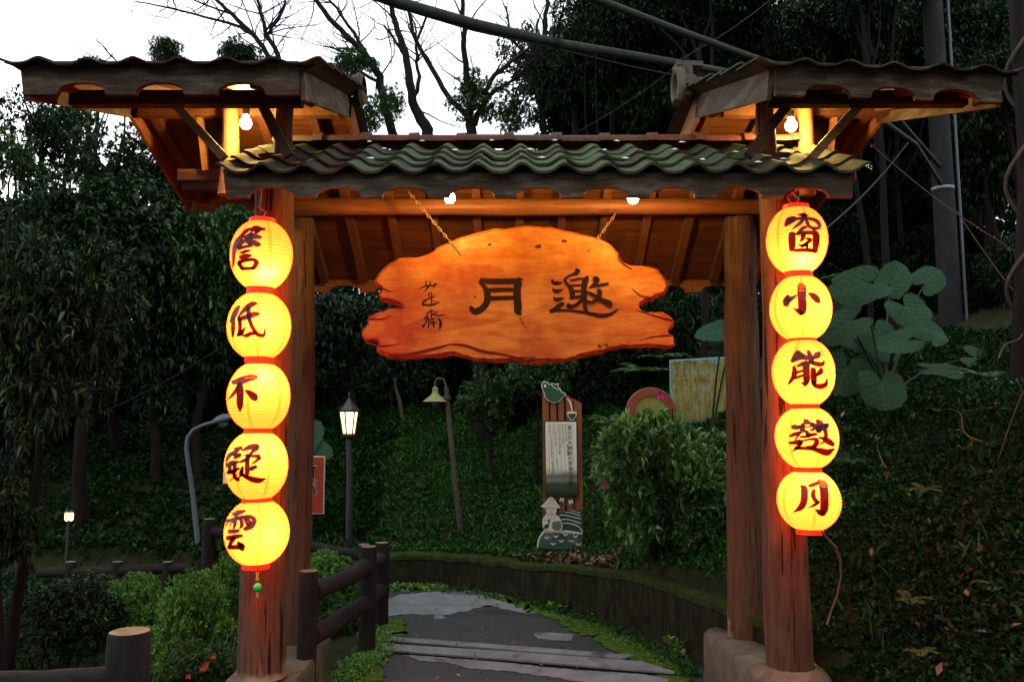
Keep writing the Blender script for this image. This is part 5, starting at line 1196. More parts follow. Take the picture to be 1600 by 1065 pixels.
def broad_plant(label, root, leaves, group=None):
    """leaves: sinus px,py, tip angle in the picture (deg, 0 right, 90 down), length px, depth, facing tilt (deg; 0 = upright facing us, 70 = flat)"""
    th = thing('broad_leaved_plant', root, label, 'plant', group); root = ell(root)
    for i, (px, py, ang, ln, Yd, tilt, wd) in enumerate(leaves):
        c = P(px, py, Yd); L_ = 1.08*ln*Yd/FPX/.98; a = math.radians(ang)
        tip = np.array([math.cos(a), 0, -math.sin(a)]); nrm = np.array([0, -1., 0]); side = np.cross(nrm, tip)
        t_ = math.radians(tilt)       # lean the blade back so its upper face turns to the sky
        Rx = np.array([[1, 0, 0], [0, math.cos(t_), -math.sin(t_)], [0, math.sin(t_), math.cos(t_)]]) if False else None
        def lean(v): return np.array([v[0], v[1]*math.cos(t_)+v[2]*math.sin(t_), -v[1]*math.sin(t_)+v[2]*math.cos(t_)])
        tip, nrm, side = lean(tip), lean(nrm), lean(side)
        if nrm[2] < 0: pass
        o = bpy.data.objects.new('leaf', BL[i % 4]); COL.objects.link(o); o.parent = th
        Mx = Matrix(np.stack([tip*L_, side*L_*wd, nrm*L_], 1).tolist()).to_4x4(); Mx.translation = Vector(c-root); o.matrix_local = Mx
        LOC[o.name] = tuple(c)
        mb = MB(); mid_ = (c+root)/2+np.array([.0, .12, .18]); pts = [root*(1-f)**2+2*mid_*f*(1-f)+(c+np.array([0, .012, -.006]))*f*f for f in np.linspace(0, 1, 8)]
        mb.tube(pts, list(np.linspace(.013, .007, 8)), 6); obj('stalk', mb, M['stem'], th, smooth=60)
rz = P(1400, 730, 6.9)
broad_plant('clump of huge heart shaped leaves right of the lanterns', (rz[0], 7.0, hz(rz[0], 7.0)), [
    (1378,601, 95, 40, 6.3, 28, 1.42), (1417,481, 68, 36, 6.6, 35, 1.5), (1352,444, 163, 54, 6.9, 25, .95), (1328,503, 146, 54, 6.5, 25, .75),
    (1412,533, 160, 42, 6.4, 45, .95), (1322,577, 118, 44, 6.6, 22, 1.1), (1345,585, 60, 40, 6.8, 30, .9), (1462,531, 335, 22, 6.3, 40, .9),
    (1462,577, 8, 40, 6.4, 50, .7), (1528,560, 30, 36, 7.2, 40, 1.1), (1443,632, 85, 26, 7.1, 35, 1.2), (1437,512, 20, 36, 7.3, 35, 1.0),
    (1340,528, 30, 44, 7.4, 30, 1.0), (1448,440, 320, 34, 7.5, 25, 1.1), (1372,525, 80, 44, 7.2, 30, 1.0), (1300,470, 190, 44, 7.0, 28, 1.0), (1395,440, 310, 40, 7.4, 20, 1.0)])
rz = P(1110, 600, 7.6)
broad_plant('big pale leaf clump peeking behind the right rear post', (rz[0], 7.7, hz(rz[0], 7.7)), [(1132,516, 168, 44, 7.5, 40, .8), (1144,535, 200, 36, 7.6, 30, .9)])
rz = P(478, 760, 9.4)
broad_plant('broad pale green leaves above the red sign', (rz[0], 9.4, hz(rz[0], 9.4)), [(482,690, 290, 34, 9.3, 15, .8), (490,700, 20, 30, 9.3, 25, .8), (475,705, 330, 34, 9.35, 25, .7)])

# ------------------------------------------------------------------ shrubs
def shrub(px, py, Yd, rx, ry, cr, label, group=None, nm='shrub', rot=None, n=7):
    c = P(px, py, Yd); s_ = Yd/FPX; R_ = (rx*s_, (rx+ry)/2*s_*.85, ry*s_/.86); gz = hz(c[0], Yd)
    th = thing(nm, (c[0], Yd, min(gz, c[2])), label, 'shrub', group); rg = np.random.default_rng(int(px+py*2)); mb = MB()
    for k in range(n):
        e = c+unit(rg.normal(size=3)+np.array([0, 0, .6]))*np.array(R_)*.75
        mb.tube(wander((c[0]+rg.normal()*.05, Yd+rg.normal()*.05, min(gz, c[2]-.1)-.06), e, 5, .03, rg), list(np.linspace(.014, .004, 6)), 5)
    obj('stems', mb, M['bark'], th, smooth=60)
    o = link('foliage', CR[cr], th, tuple(c)); o.scale = R_; o.rotation_euler = (0, 0, rg.uniform(0, 6.28) if rot is None else rot); return th
shrub(1035, 740, 6.7, 120, 122, 'bushy', 'leafy dark green shrub left of the right gate posts')
shrub(1085, 820, 6.6, 90, 85, 'green', 'lower shaded shrub under the leafy one by the right post')
shrub(520, 912, 7.4, 72, 62, 'bright', 'bright green shrub behind the fence by the left post')
shrub(300, 985, 6.2, 88, 105, 'bright', 'bright green hedge clump left of the left post', nm='hedge')
shrub(222, 968, 6.7, 82, 82, 'bright', 'darker hedge clump farther left behind the cut post', nm='hedge')
shrub(365, 930, 6.9, 62, 75, 'bright', 'hedge clump touching the left post', nm='hedge')
shrub(300, 1055, 5.2, 70, 50, 'green', 'low hedge clump at the bottom edge with red flowers', nm='hedge')
shrub(95, 965, 6.3, 95, 80, 'mid2', 'dark leafy shrub behind the corner rail')
shrub(130, 948, 7.4, 100, 46, 'green', 'low dark shrub in front of the distant rail')
shrub(535, 1000, 6.9, 50, 55, 'green', 'shaded shrub under the fence rails')
# small flowers: magenta on the shrub, red on the low hedge
def flower(px, py, Yd, m_, label, grp, r=.022):
    c = P(px, py, Yd); th = thing('flower', tuple(c), label, 'flower', grp); rg = np.random.default_rng(int(px))
    for k in range(5):
        a = 2*math.pi*k/5+.3; d = np.array([math.cos(a), -.35, math.sin(a)]); d2 = np.array([-math.sin(a), 0, math.cos(a)]); mb = MB()
        mb.add([c, c+d*r*.6+d2*r*.4, c+d*r*1.2+np.array([0, -.004, 0]), c+d*r*.6-d2*r*.4], [(0, 1, 2, 3)]); obj('petal', mb, m_, th)
flower(1031, 617, 6.5, M['petal'], 'magenta flower on top of the leafy shrub', None, .035)
flower(946, 757, 6.5, M['petal'], 'magenta flower low on the left side of the leafy shrub', None, .03)
for px, py in ((321,1040),(323,1036),(316,1043),(295,1055),(334,1024)): flower(px, py, 4.9, M['red_flower'], 'small red flower on the low hedge', 'red flowers on the low hedge', .016)

# ------------------------------------------------------------------ ground cover, moss tufts, litter
rg = np.random.default_rng(21)
def sample(n, x0, x1, y0, y1, dmin, dmax, dens=None):
    x = rg.uniform(x0, x1, n*3); y = rg.uniform(y0, y1, n*3); d = edge_dist(x, y); k = (d > dmin) & (d < dmax); return np.stack([x[k], y[k]], 1)[:n]
scatter_cover('slope_ground_cover', sample(30000, -3.5, 2.6, 5.5, 13.0, .16, 4.4), .042, .62, M['leaf_cover'], 'low green creeper carpeting the slope behind the wall', 1, 4)
scatter_cover('bank_ground_cover', sample(42000, 1.6, 5.2, 2.6, 9.0, .02, 3.8), .034, .62, M['leaf_bank'], 'dark leafy creeper on the steep bank right of the gate', 2, 4)
scatter_cover('far_ground_cover', sample(18000, -9, -1.5, 8.7, 15, .1, 6.5), .07, .6, M['leaf_bank'], 'dark green cover on the far left slope', 3, 4)
x = rg.uniform(-7, -1.4, 14000); y = rg.uniform(3, 9.2, 14000); k = (edge_dist(x, y) < .2) & ~((y > 7.1) & (x > -2.35)); scatter_cover('hollow_ground_cover', np.stack([x[k], y[k]], 1), .06, .5, M['leaf_bank'], 'dark leafy ground in the hollow left of the fence', 4, 4)
nn = 2600; xs = rg.uniform(2.0, 4.2, nn*3); ys = rg.uniform(2.8, 5.6, nn*3); zz = hill(xs, ys); py_ = 665-(zz-1.6)/ys*1300; px_ = 800+xs/ys*1300; k = (edge_dist(xs, ys) > .2) & (px_ > 1370+(1065-py_)*.05+rg.normal(size=len(xs))*40) & (py_ > 860-(px_-1400)*.55+rg.normal(size=len(xs))*40); scatter_cover('autumn_ground_cover', np.stack([xs[k], ys[k]], 1)[:nn], .055, .5, M['leaf_autumn'], 'yellow and rust tinted leaves low on the right bank', 5, 4)
def strip_pts(px, n, w):
    out = []; seg = np.array(px, float)
    for _ in range(n):
        i = rg.integers(0, len(seg)-1); f = rg.random(); q = seg[i]*(1-f)+seg[i+1]*f; g = G(q[0]+rg.normal()*w, q[1]+rg.normal()*w*.3); out.append((g[0], g[1]))
    return np.array(out)
def tufts(name, pts, L, m_, label, seed, per=6):
    r2 = np.random.default_rng(seed); C = np.stack([pts[:, 0], pts[:, 1], .004+r2.random(len(pts))*L*.8], 1)
    me = rosettes(C, np.tile(np.array([[0, 0, 1.]]), (len(C), 1)), per, L, .6, r2, m_, name, True, .9, .05); tag(link(name, me), label, None, None, 'stuff')
tufts('wall_foot_weeds', strip_pts([(600,921),(640,919),(700,921)], 260, 6), .035, M['leaf_bright'], 'small bright weeds at the foot of the far wall', 1)
tufts('wall_foot_weeds', strip_pts([(700,921),(800,938),(870,955),(930,972),(1010,1008),(1070,1045),(1082,1060)], 620, 9), .026, M['leaf_cover'], 'small weeds at the foot of the curved wall', 2)
tufts('edge_moss', strip_pts([(598,985),(590,1015),(570,1035),(545,1055),(530,1068)], 1500, 13), .022, M['leaf_bright'], 'bright mossy tufts under the fence', 3)
tufts('edge_moss', strip_pts([(880,965),(940,985),(1000,1012),(1060,1045)], 900, 12), .014, M['leaf_bright'], 'short bright moss along the path by the wall', 4)
for px, py, h in ((819,922,.09),(893,955,.1),(872,936,.06),(867,950,.05),(1060,1025,.12),(935,965,.07)):
    g = G(px, py); r2 = np.random.default_rng(px); C = np.stack([g[0]+r2.normal(size=14)*.03, g[1]+r2.normal(size=14)*.03, r2.random(14)*h], 1)
    me = rosettes(C, np.tile(np.array([[0, 0, 1.]]), (14, 1)), 5, .05, .6, r2, M['leaf_bright'], 'weed', True)
    o = link('weed', me, None, (0, 0, 0)); tag(o, 'small weed sprouting at the foot of the curved wall', 'weed', 'weeds at the foot of the wall')
lp = []
for _ in range(420):
    px = rg.uniform(800, 965); py = rg.uniform(857, 880); q = P(px, py, 8.0-(px-800)*.0045+rg.normal()*.12); lp.append((q[0], q[1]))
lp = np.array(lp); d = edge_dist(lp[:, 0], lp[:, 1]); lp = lp[(d > .05) & (d < .7)]
C = np.stack([lp[:, 0], lp[:, 1], hill(lp[:, 0], lp[:, 1])+.02+rg.random(len(lp))*.03], 1)
me = rosettes(C, np.tile(np.array([[0, 0, .4]]), (len(C), 1)), 2, .06, .55, rg, M['leaf_litter'], 'leaf_litter', True, 1.2, 0); tag(link('leaf_litter', me), 'dry brown leaf litter below the tea notice board', None, None, 'stuff')
bx = sample(130, 1.7, 4.2, 3, 9, .05, 3); C = np.stack([bx[:, 0], bx[:, 1], hill(bx[:, 0], bx[:, 1])+.07], 1)
me = rosettes(C, np.tile(np.array([[0, -.3, .8]]), (len(C), 1)), 1, .06, .5, rg, M['leaf_litter'], 'fallen_leaves', True, 1.2, 0); tag(link('fallen_leaves', me), 'scattered fallen leaves on the right bank', None, None, 'stuff')

# mixed growth among the creeper: grass blades, broader weeds, litter on the path
def blades(name, pts, L, per, label, seed, m_, ratio=.09):
    r2 = np.random.default_rng(seed); C = np.stack([pts[:, 0], pts[:, 1], hill(pts[:, 0], pts[:, 1])], 1)
    me = rosettes(C, np.tile(np.array([[0, -.25, 1.]]), (len(C), 1)), per, L, ratio, r2, m_, name, False, .55, .1, lift=.4); tag(link(name, me), label, None, None, 'stuff')
blades('slope_grass', sample(520, -3.2, 2.4, 6, 12, .2, 3.6), .17, 6, 'thin grass blades among the creeper behind the wall', 31, M['leaf_cover'])
blades('slope_weeds', sample(380, -3.2, 2.4, 6, 12, .2, 3.6), .075, 6, 'broader weeds among the creeper behind the wall', 32, M['leaf_mid'], .5)
blades('bank_grass', sample(380, 1.8, 4.6, 2.8, 8.5, .1, 3.2), .15, 6, 'thin grass blades on the right bank', 33, M['leaf_bank'])
blades('bank_weeds', sample(420, 1.8, 4.6, 2.8, 8.5, .1, 3.2), .075, 6, 'broader weeds on the right bank', 34, M['leaf_mid'], .45)
lx = np.array([G(rg.uniform(600, 1060), rg.uniform(925, 1064))[:2] for _ in range(60)]); lx = lx[(edge_dist(lx[:, 0], lx[:, 1]) < -.06) & (lx[:, 0] > -.95)]
C = np.stack([lx[:, 0], lx[:, 1], np.full(len(lx), .012)], 1); me = rosettes(C, np.tile(np.array([[0, 0, .05]]), (len(C), 1)), 1, .045, .5, rg, M['leaf_litter'], 'path_litter', True, 1.3, 0); tag(link('path_litter', me), 'a few dry leaves lying on the asphalt path', None, None, 'stuff')
# ferns
def fern(px, py, Yd, n, L, m_, label, seed, spread=1.0):
    c = P(px, py, Yd); r2 = np.random.default_rng(seed); th = thing('fern', tuple(c), label, 'fern')
    for k in range(n):
        a = r2.uniform(0, 6.28); d = unit(np.array([math.cos(a)*spread, math.sin(a)*.8*spread-.3, .55])); l = L*r2.uniform(.7, 1.1)
        fs_ = np.linspace(.12, 1, 15); ax = np.array([c+d*l*f-np.array([0, 0, l*.45*f*f]) for f in fs_]); tg = unit(np.gradient(ax, axis=0)); sd_ = unit(np.cross(tg, np.array([0, 0, 1.]))); up_ = np.cross(sd_, tg)
        B, D = [], []; Ls = []
        for s2 in (-1, 1):
            B.append(ax); D.append(sd_*s2+tg*.35-np.array([0, 0, .1])); Ls.append(l*.26*np.sin(math.pi*(.12+.86*fs_))**.7+.006)
        B, D, Ls = np.concatenate(B), np.concatenate(D), np.concatenate(Ls)
        me = leaf_mesh('frond', B, D, np.concatenate([up_, up_]), Ls, Ls*.24+.003, r2.random(len(B)), m_, True)
        link('frond', me, th, (0, 0, 0)); 
    return th
fern(1445, 765, 4.6, 5, .14, M['leaf_fern'], 'yellowing fern on the bank, uppermost', 1)
fern(1420, 935, 4.2, 5, .13, M['leaf_fern'], 'yellowing fern on the bank in the middle', 2)
fern(1440, 1015, 3.9, 4, .10, M['leaf_fern'], 'small yellowing fern lowest on the bank', 3)
fern(1005, 582, 8.8, 7, .45, M['leaf_mid'], 'green fern hanging beside the panel sign', 4)
fern(1035, 560, 9.0, 6, .4, M['leaf_mid'], 'green fern under the right tip of the slab sign', 5)
fern(960, 660, 8.8, 6, .35, M['leaf_mid'], 'dark fern between the notice board and round sign', 6)
fern(1330, 440, 8.2, 6, .5, M['leaf_mid'], 'fern above the huge heart shaped leaves', 7)
fern(1540, 590, 5.6, 6, .3, M['leaf_mid'], 'fern high on the right bank', 8)
fern(1320, 720, 6.0, 7, .22, M['leaf_dark'], 'dark strappy fern right of the lantern string', 9)

r3 = np.random.default_rng(77)
for k, q in enumerate(sample(16, 2.0, 3.6, 3.4, 7.0, .25, 2.0)):
    c = ell((q[0], q[1], hz(*q)+.02)); th = thing('fern', tuple(c), 'small green fern among the creeper on the right bank', 'fern', 'small ferns on the right bank')
    for j in range(6):
        a = r3.uniform(0, 6.28); d = unit(np.array([math.cos(a), .8*math.sin(a)-.3, .6])); l = r3.uniform(.08, .17); fs_ = np.linspace(.12, 1, 12)
        ax = np.array([c+d*l*f-np.array([0, 0, l*.45*f*f]) for f in fs_]); tg = unit(np.gradient(ax, axis=0)); sd_ = unit(np.cross(tg, np.array([0, 0, 1.]))); up_ = np.cross(sd_, tg)
        B = np.concatenate([ax, ax]); D = np.concatenate([sd_+tg*.35, -sd_+tg*.35]); Ls = np.tile(l*.26*np.sin(math.pi*(.12+.86*fs_))**.7+.006, 2)
        link('frond', leaf_mesh('frond', B, D, np.concatenate([up_, up_]), Ls, Ls*.24+.003, r3.random(len(B)), M['leaf_mid'] if k % 4 else M['leaf_fern'], True), th, (0, 0, 0))
for k, (a, b) in enumerate([((1385,730),(1372,690)), ((1600,610),(1525,820)), ((1535,690),(1490,640)), ((1300,800),(1285,740)), ((1470,905),(1445,960)), ((1560,560),(1600,520))]):
    Yd = 5.2-.12*k; A_, B_ = P(*a, Yd), P(*b, Yd+.3); mb = MB(); mb.tube(wander(A_, B_, 7, .02, r3), list(np.linspace(.006, .002, 8)), 5)
    obj('dead_stem', mb, M['bark_pale'], base=tuple(A_), smooth=60, label='thin dry stem poking from the creeper on the right bank', cat='stem', group='dry stems on the right bank')
# ------------------------------------------------------------------ trees
# nearer trees on the left
tree('shrub_tree', 60, 500, 6.0, 150, 215, 'near', 'dense dark shrubby tree at the left edge', trunk_r=.05)
tree('shrub_tree', -25, 810, 5.6, 100, 150, 'near', 'low dark shrubby tree beneath the left edge tree', trunk_r=.04)
tree('broadleaf_tree', 235, 520, 10.4, 140, 150, 'mid', 'dark leafy tree left of the lantern column', trunk_r=.07)
tree('broadleaf_tree', 330, 455, 10.2, 120, 150, 'green', 'greener leafy tree just left of the lantern column', trunk_r=.07)
tree('broadleaf_tree', 150, 360, 9.5, 170, 130, 'mid2', 'dark leafy tree under the red wing roof', trunk_r=.09)
tree('broadleaf_tree', 60, 210, 11, 120, 95, 'loose', 'loose airy tree against the sky at the left edge', trunk_r=.07)
tree('broadleaf_tree', 190, 250, 11, 120, 90, 'loose', 'loose airy tree against the sky beneath the wing eave', trunk_r=.07)
tree('broadleaf_tree', 40, 420, 12, 170, 130, 'mid', 'dark leafy tree farther behind the left edge', trunk_r=.09)
tree('broadleaf_tree', 300, 330, 12, 140, 130, 'mid2', 'dark leafy tree behind the wing gable', trunk_r=.09)
tree('distant_tree', 262, 88, 17, 42, 38, 'mid', 'small round tree top peeking over the red wing roof', trunk_r=.1)
tree('distant_tree', 375, 92, 17, 52, 36, 'mid2', 'wider tree top peeking over the red wing roof', trunk_r=.1)
tree('distant_tree', 150, 108, 17, 40, 30, 'loose', 'thin tree top at the left end of the red wing roof', trunk_r=.08)
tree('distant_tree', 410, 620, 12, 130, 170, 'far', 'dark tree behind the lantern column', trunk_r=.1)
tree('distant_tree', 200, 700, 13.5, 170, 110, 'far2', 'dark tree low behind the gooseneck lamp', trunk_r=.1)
tree('broadleaf_tree', 540, 520, 10.8, 120, 95, 'mid2', 'leafy dark tree behind the street lamp', trunk_r=.06, trunk_px=556)
tree('broadleaf_tree', 640, 560, 12.0, 110, 100, 'mid', 'leafy dark tree behind the shade lamp', trunk_r=.05, trunk_px=625)
tree('climber_shrub', 760, 620, 9.8, 75, 65, 'loose2', 'pale sprays of leaves beside the shade lamp', trunk_r=.03, cat='shrub')
tree('climber_shrub', 850, 590, 9.6, 85, 55, 'green', 'leafy shrub above the tea notice board', trunk_r=.03, cat='shrub')
tree('broadleaf_tree', 740, 540, 12.0, 130, 110, 'far', 'dark leafy tree right behind the slab sign', trunk_r=.05)
tree('broadleaf_tree', 940, 540, 11.0, 130, 110, 'far2', 'dark leafy tree behind the right tip of the slab sign', trunk_r=.05)
tree('broadleaf_tree', 1050, 500, 10.5, 120, 110, 'mid', 'leafy dark tree behind the right rear post', trunk_r=.06)
tree('broadleaf_tree', 110, 185, 12, 90, 70, 'loose2', 'airy tree top under the outer end of the red wing roof', trunk_r=.06)
tree('broadleaf_tree', 20, 250, 10, 80, 75, 'loose2', 'airy branch cluster lowest against the sky at the left edge', trunk_r=.06)
# birch-like thin trunk on the slope
mb = MB(); r2 = np.random.default_rng(4); b0 = P(632, 735, 11.3); b0[2] = hz(b0[0], b0[1])-.1
mb.tube(wander(b0, P(617, 590, 11.3), 6, .03, r2), [.036,.033,.03,.028,.026,.024,.022], 8, noise=.06); st_ = thing('slim_tree', tuple(b0), 'slim pale bare trunk on the slope behind the street lamp', 'tree'); obj('trunk', mb, M['bark_pale'], st_, smooth=60)

# bare limbed trees against the sky
def limb_tree(Yd, limbs, label, seed, ntw=10, twig=(.35, 1.1), crowns=(), name='bare_tree'):
    r2 = np.random.default_rng(seed); mb = MB(); s_ = Yd/FPX
    root = P(limbs[0][0][0], limbs[0][0][1], Yd); bx, by = root[0], root[1]; gz = hz(bx, by)-.2
    th = thing(name, (bx, by, gz), label, 'tree')
    r0 = limbs[0][0][2]*s_/2; mb.tube([(bx+.15, by, gz), ((bx*2+.2)/2, by, (gz+root[2])/2), root], [r0*1.35, r0*1.15, r0], 10, noise=.04)
    for li, lb in enumerate(limbs):
        n = len(lb); dy = r2.uniform(-.5, .5); pts = []; rad = []
        for i in range(n-1):
            p0, p1, p2, p3 = [np.array(lb[min(max(i+j, 0), n-1)], float) for j in (-1, 0, 1, 2)]
            for q in range(4):
                f = q/4; v = .5*((2*p1)+(-p0+p2)*f+(2*p0-5*p1+4*p2-p3)*f*f+(-p0+3*p1-3*p2+p3)*f**3)
                g = (i+f)/(n-1); pts.append(P(v[0]+r2.normal()*1.2, v[1], Yd+dy*g)); rad.append(max(v[2]*s_/2, .004))
        v = lb[-1]; pts.append(P(v[0], v[1], Yd+dy)); rad.append(max(v[2]*s_/2, .003))
        mb.tube(pts, rad, 7)
        def twigs(pts, rad, k, ln, lev):
            for _ in range(k):
                i = int(r2.integers(max(1, len(pts)//5), len(pts))); b = ell(pts[i]); tg = unit(ell(pts[i])-ell(pts[i-1]))
                d = unit(tg*.7+r2.normal(size=3)*np.array([.7, .5, .6])+np.array([0, 0, .25])); L_ = r2.uniform(*ln); q = [b]
                for s2 in range(5):
                    d = unit(d+r2.normal(size=3)*.22+np.array([0, 0, .05])); q.append(q[-1]+d*L_/5)
                rr = min(rad[i]*.55, .014)/(1+.4*lev); mb.tube(q, list(np.linspace(rr, .0025, 6)), 4)
                if lev < 2: twigs(q, list(np.linspace(rr, .003, 6)), 3 if lev == 0 else 2, (ln[0]*.5, ln[1]*.55), lev+1)
        twigs(pts, rad, ntw, twig, 0)
    obj('trunk', mb, M['bark'], th, smooth=60)
    for (px, py, rx, ry, cr) in crowns:
        c = P(px, py, Yd); o = link('crown', CR[cr], th, tuple(c)); o.scale = (rx*s_, (rx+ry)/2*s_, ry*s_/.86); o.rotation_euler = (0, 0, r2.uniform(0, 6.28))
    return th
limb_tree(11, [[(737,230,18),(735,200,17),(728,180,10),(700,150,9),(668,95,8),(645,50,6),(630,-20,5)], [(735,200,14),(733,150,11),(728,100,10),(724,45,8),(722,-20,6)], [(740,195,12),(757,160,9),(768,125,8),(800,95,7),(830,72,5),(842,30,4)], [(755,162,7),(775,140,6),(802,125,5),(835,92,4)]],
          'dark forked tree in the middle of the sky gap', 1, 7, crowns=[(745,150,70,60,'loose2')])
limb_tree(12, [[(676,225,20),(662,195,19),(645,160,15),(636,95,12),(622,50,10),(608,0,8),(600,-30,7)], [(645,160,8),(655,120,6),(650,75,5),(668,20,4)], [(637,100,6),(625,75,5),(600,40,4)]], 'curving dark trunk left of the forked tree', 2, 8, crowns=[(560,95,50,34,'loose2'), (610,160,40,45,'loose2')])
limb_tree(12.5, [[(618,225,16),(606,180,14),(590,120,13),(570,85,11),(540,55,9),(505,18,8),(480,-25,6)], [(575,90,7),(545,40,5),(520,5,4),(500,-20,4)], [(592,130,6),(560,110,5),(535,80,4)]], 'bent dark trunk sweeping up toward the red wing roof', 3, 9, crowns=[(540,100,45,35,'loose2'), (580,180,40,40,'loose2')])
limb_tree(12, [[(848,225,11),(847,150,11),(844,95,10),(852,40,8),(855,-20,7)], [(846,140,7),(825,95,5),(800,60,4),(790,10,3)], [(845,100,6),(870,60,5),(880,10,4)]], 'slim dark tree left of the dense foliage', 4, 8, crowns=[(835,95,70,85,'loose'), (805,175,55,50,'loose2')])
limb_tree(12, [[(903,225,12),(895,160,11),(905,110,10),(910,50,9),(902,-20,8)], [(900,130,7),(930,80,5),(955,20,4)]], 'twisting dark trunk within the dense foliage', 5, 8, crowns=[(900,110,75,95,'mid'), (930,30,80,70,'mid2')])
limb_tree(13, [[(446,140,11),(420,92,9),(398,58,8),(362,22,7),(330,-5,5)], [(398,56,6),(362,38,5),(320,27,4),(262,12,3),(210,2,2)], [(436,94,9),(415,50,7),(402,0,5)], [(362,22,4),(320,8,3),(280,-10,2)], [(415,60,5),(440,20,4),(450,-20,3)]], 'leafless tree fanning out over the red wing roof', 6, 12, (.5, 1.6))
limb_tree(15, [[(196,110,3),(168,80,2.5),(150,62,2)], [(175,85,2),(160,95,1.6),(120,70,1.3)]], 'thin bare sapling poking above the left end of the roof', 7, 3, (.2, .6))

# wooded hillside: the trees that make up the dark right side and the back
dark_label = 'distant dim tree in the woods furthest behind the gate'
grp = 'dark trees on the hillside'
spots = [(960,60,11.5,120,95,'mid'), (1060,40,11,110,95,'mid2'), (1010,150,12,120,95,'green'), (1150,20,10.5,120,100,'mid'), (1095,185,13,120,100,'far'), (1230,60,11.5,120,100,'mid2'),
 (1330,30,10.5,130,110,'near'), (1400,110,12,120,100,'far'), (1500,40,11,130,110,'mid'), (1580,120,10,120,110,'near'), (1440,210,13,120,100,'far2'), (1560,260,11,110,100,'mid2'),
 (1300,260,14,110,100,'far'), (1380,330,13,110,90,'far2'), (1500,380,12.5,110,90,'far'), (1590,420,9,80,80,'mid'), (1300,400,12,110,90,'far2'), (1430,430,11,110,75,'far'),
 (1100,455,13,95,95,'mid2'), (1345,475,12,75,75,'mid2'), (900,190,13,100,80,'far'), (1000,260,14,120,90,'far2'), (1160,260,14,120,90,'far'), (860,300,14,120,90,'far'), (720,320,14.5,130,90,'far2'), (600,330,14,130,90,'far'), (490,330,14,130,100,'far2'),
 (1230,500,11,110,90,'far2'), (1320,560,9.5,80,70,'mid2'), (1250,640,8.6,70,60,'far'), (560,640,13,120,70,'far2'), (690,640,13,120,60,'far'), (830,640,11.5,100,60,'far2'), (960,620,10.5,90,70,'far'),
 (1150,620,10,100,70,'mid2'), (1530,500,9.5,80,60,'far'), (100,620,12,140,110,'far'), (0,600,10,120,140,'far2'), (330,700,13,100,90,'far'), (1100,-40,9.5,150,80,'mid'), (1350,-60,9,170,90,'mid2'), (1580,-40,8.5,150,90,'near')]
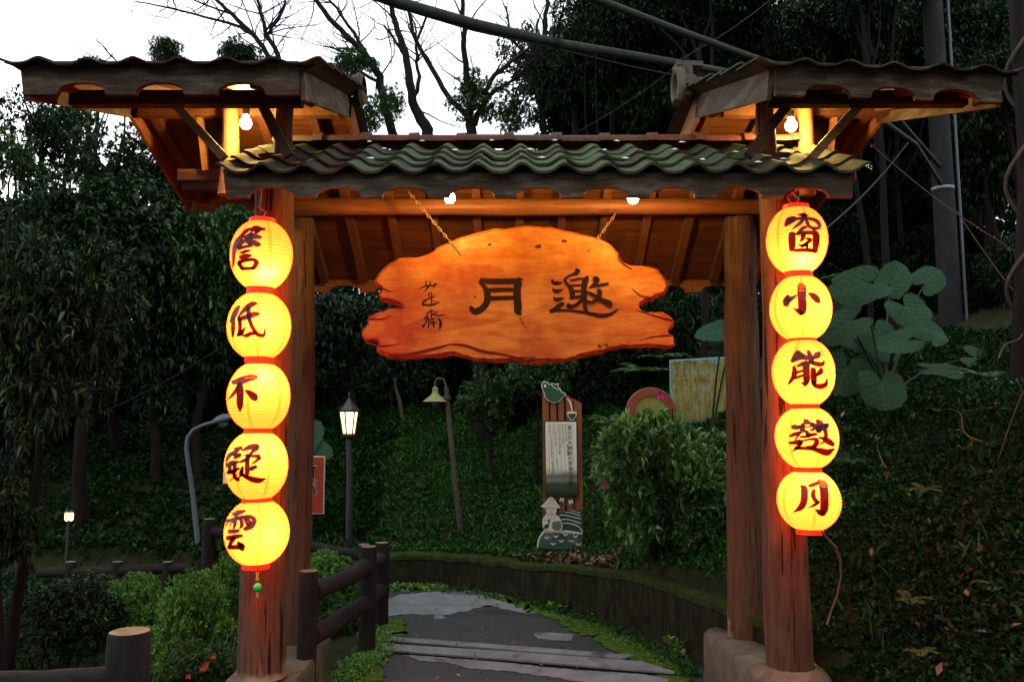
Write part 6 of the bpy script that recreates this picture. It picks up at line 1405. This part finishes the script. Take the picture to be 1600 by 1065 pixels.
SPOT_LABELS = ['dark leafy tree above the middle of the overhead pole', 'dark leafy tree between the two overhead poles', 'greener leafy tree under the thick overhead pole', 'dark leafy tree over the thinner overhead pole', 'dim tree behind the pale ridge end tile', 'dark leafy tree above the inner end of the mossy wing roof', 'dark whorl leaved tree above the middle of the mossy wing roof', 'dim tree directly behind the mossy wing roof', 'dark leafy tree behind the top of the utility pole', 'dark whorl leaved tree behind the vine wrapped trunk', 'dim tree left of the utility pole under the wing eave', 'dark leafy tree between the utility pole and the vine trunk', 'dim tree behind the lit frame of the mossy wing', 'dim tree behind the dark stay wire', 'dim tree behind the white band of the utility pole', 'dark leafy tree low at the right edge beside the vine trunk', 'dim tree behind the topmost right lantern', 'dim low tree above the huge heart shaped leaves', 'dim tree between the right rear post and the tip of the slab sign', 'dim tree behind the upper huge leaves', 'dim tree above the centre of the low roof ridge', None, None, None, None, None, None, 'dim tree behind the second right lantern', 'dark leafy tree behind the huge heart shaped leaves', 'dim low tree behind the fourth right lantern', 'dim low tree behind the lit street lamp', 'dim low tree behind the weathered shade lamp', 'dim low tree behind the teapot cut-out', 'dim low tree behind the round brown sign', 'dark low tree behind the right rear post', 'dim tree above the twin lamp', 'dim tree low at the left edge', 'dim low tree behind the gooseneck lamp head', 'dark leafy tree topmost over both overhead poles', 'dark leafy tree overhanging the top edge above the mossy wing roof', 'dark whorl leaved tree at the top right corner']
for (px, py, Yd, rx, ry, cr), lb in zip(spots, SPOT_LABELS):
    if lb: tree('forest_tree', px, py, Yd, rx, ry, cr, lb, grp, trunk_r=.05, limbs=4)
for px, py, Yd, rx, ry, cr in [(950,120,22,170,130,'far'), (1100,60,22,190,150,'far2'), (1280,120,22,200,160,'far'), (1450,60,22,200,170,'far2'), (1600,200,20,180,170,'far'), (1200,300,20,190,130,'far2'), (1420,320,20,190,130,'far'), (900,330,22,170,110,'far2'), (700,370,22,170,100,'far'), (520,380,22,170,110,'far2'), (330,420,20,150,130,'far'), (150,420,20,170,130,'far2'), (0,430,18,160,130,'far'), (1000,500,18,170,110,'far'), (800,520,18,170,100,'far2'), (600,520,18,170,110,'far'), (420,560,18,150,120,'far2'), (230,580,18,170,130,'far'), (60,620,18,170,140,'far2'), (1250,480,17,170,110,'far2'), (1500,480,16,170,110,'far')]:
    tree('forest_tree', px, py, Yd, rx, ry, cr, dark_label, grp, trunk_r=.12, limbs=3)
# unseen trees added behind and beside the camera to block low frontal sky
for k, (x, y, z, rr, cr) in enumerate([(-7,-7,3.6,3.2,'far'),(-2.5,-9.5,3.8,3.4,'far2'),(2.5,-9,3.9,3.4,'far'),(7,-6,4.2,3.4,'far2'),(8.5,0,4.4,3.2,'far'),(-8.5,-1.5,3.6,3.2,'far2'),(-5,-10.5,4.5,3.4,'mid'),(5,-10,4.8,3.4,'mid2'),(0,-11,5,3.2,'mid')]):
    b_ = (x, y, hz(x, y)-.1); th = thing('forest_tree', b_, 'unseen leafy tree added round the clearing to block low sky', 'tree', 'unseen trees added round the clearing'); r2 = np.random.default_rng(k); mb = MB()
    mb.tube(wander(b_, (x, y, z+1), 6, .1, r2), list(np.linspace(.16, .05, 7)), 8); obj('trunk', mb, M['bark'], th, smooth=60)
    o = link('crown', CR[cr], th, (x, y, z)); o.scale = (rr, rr, rr*.95); o.rotation_euler = (0, 0, k)
print('tris', sum(len(m_.polygons) for m_ in bpy.data.meshes))
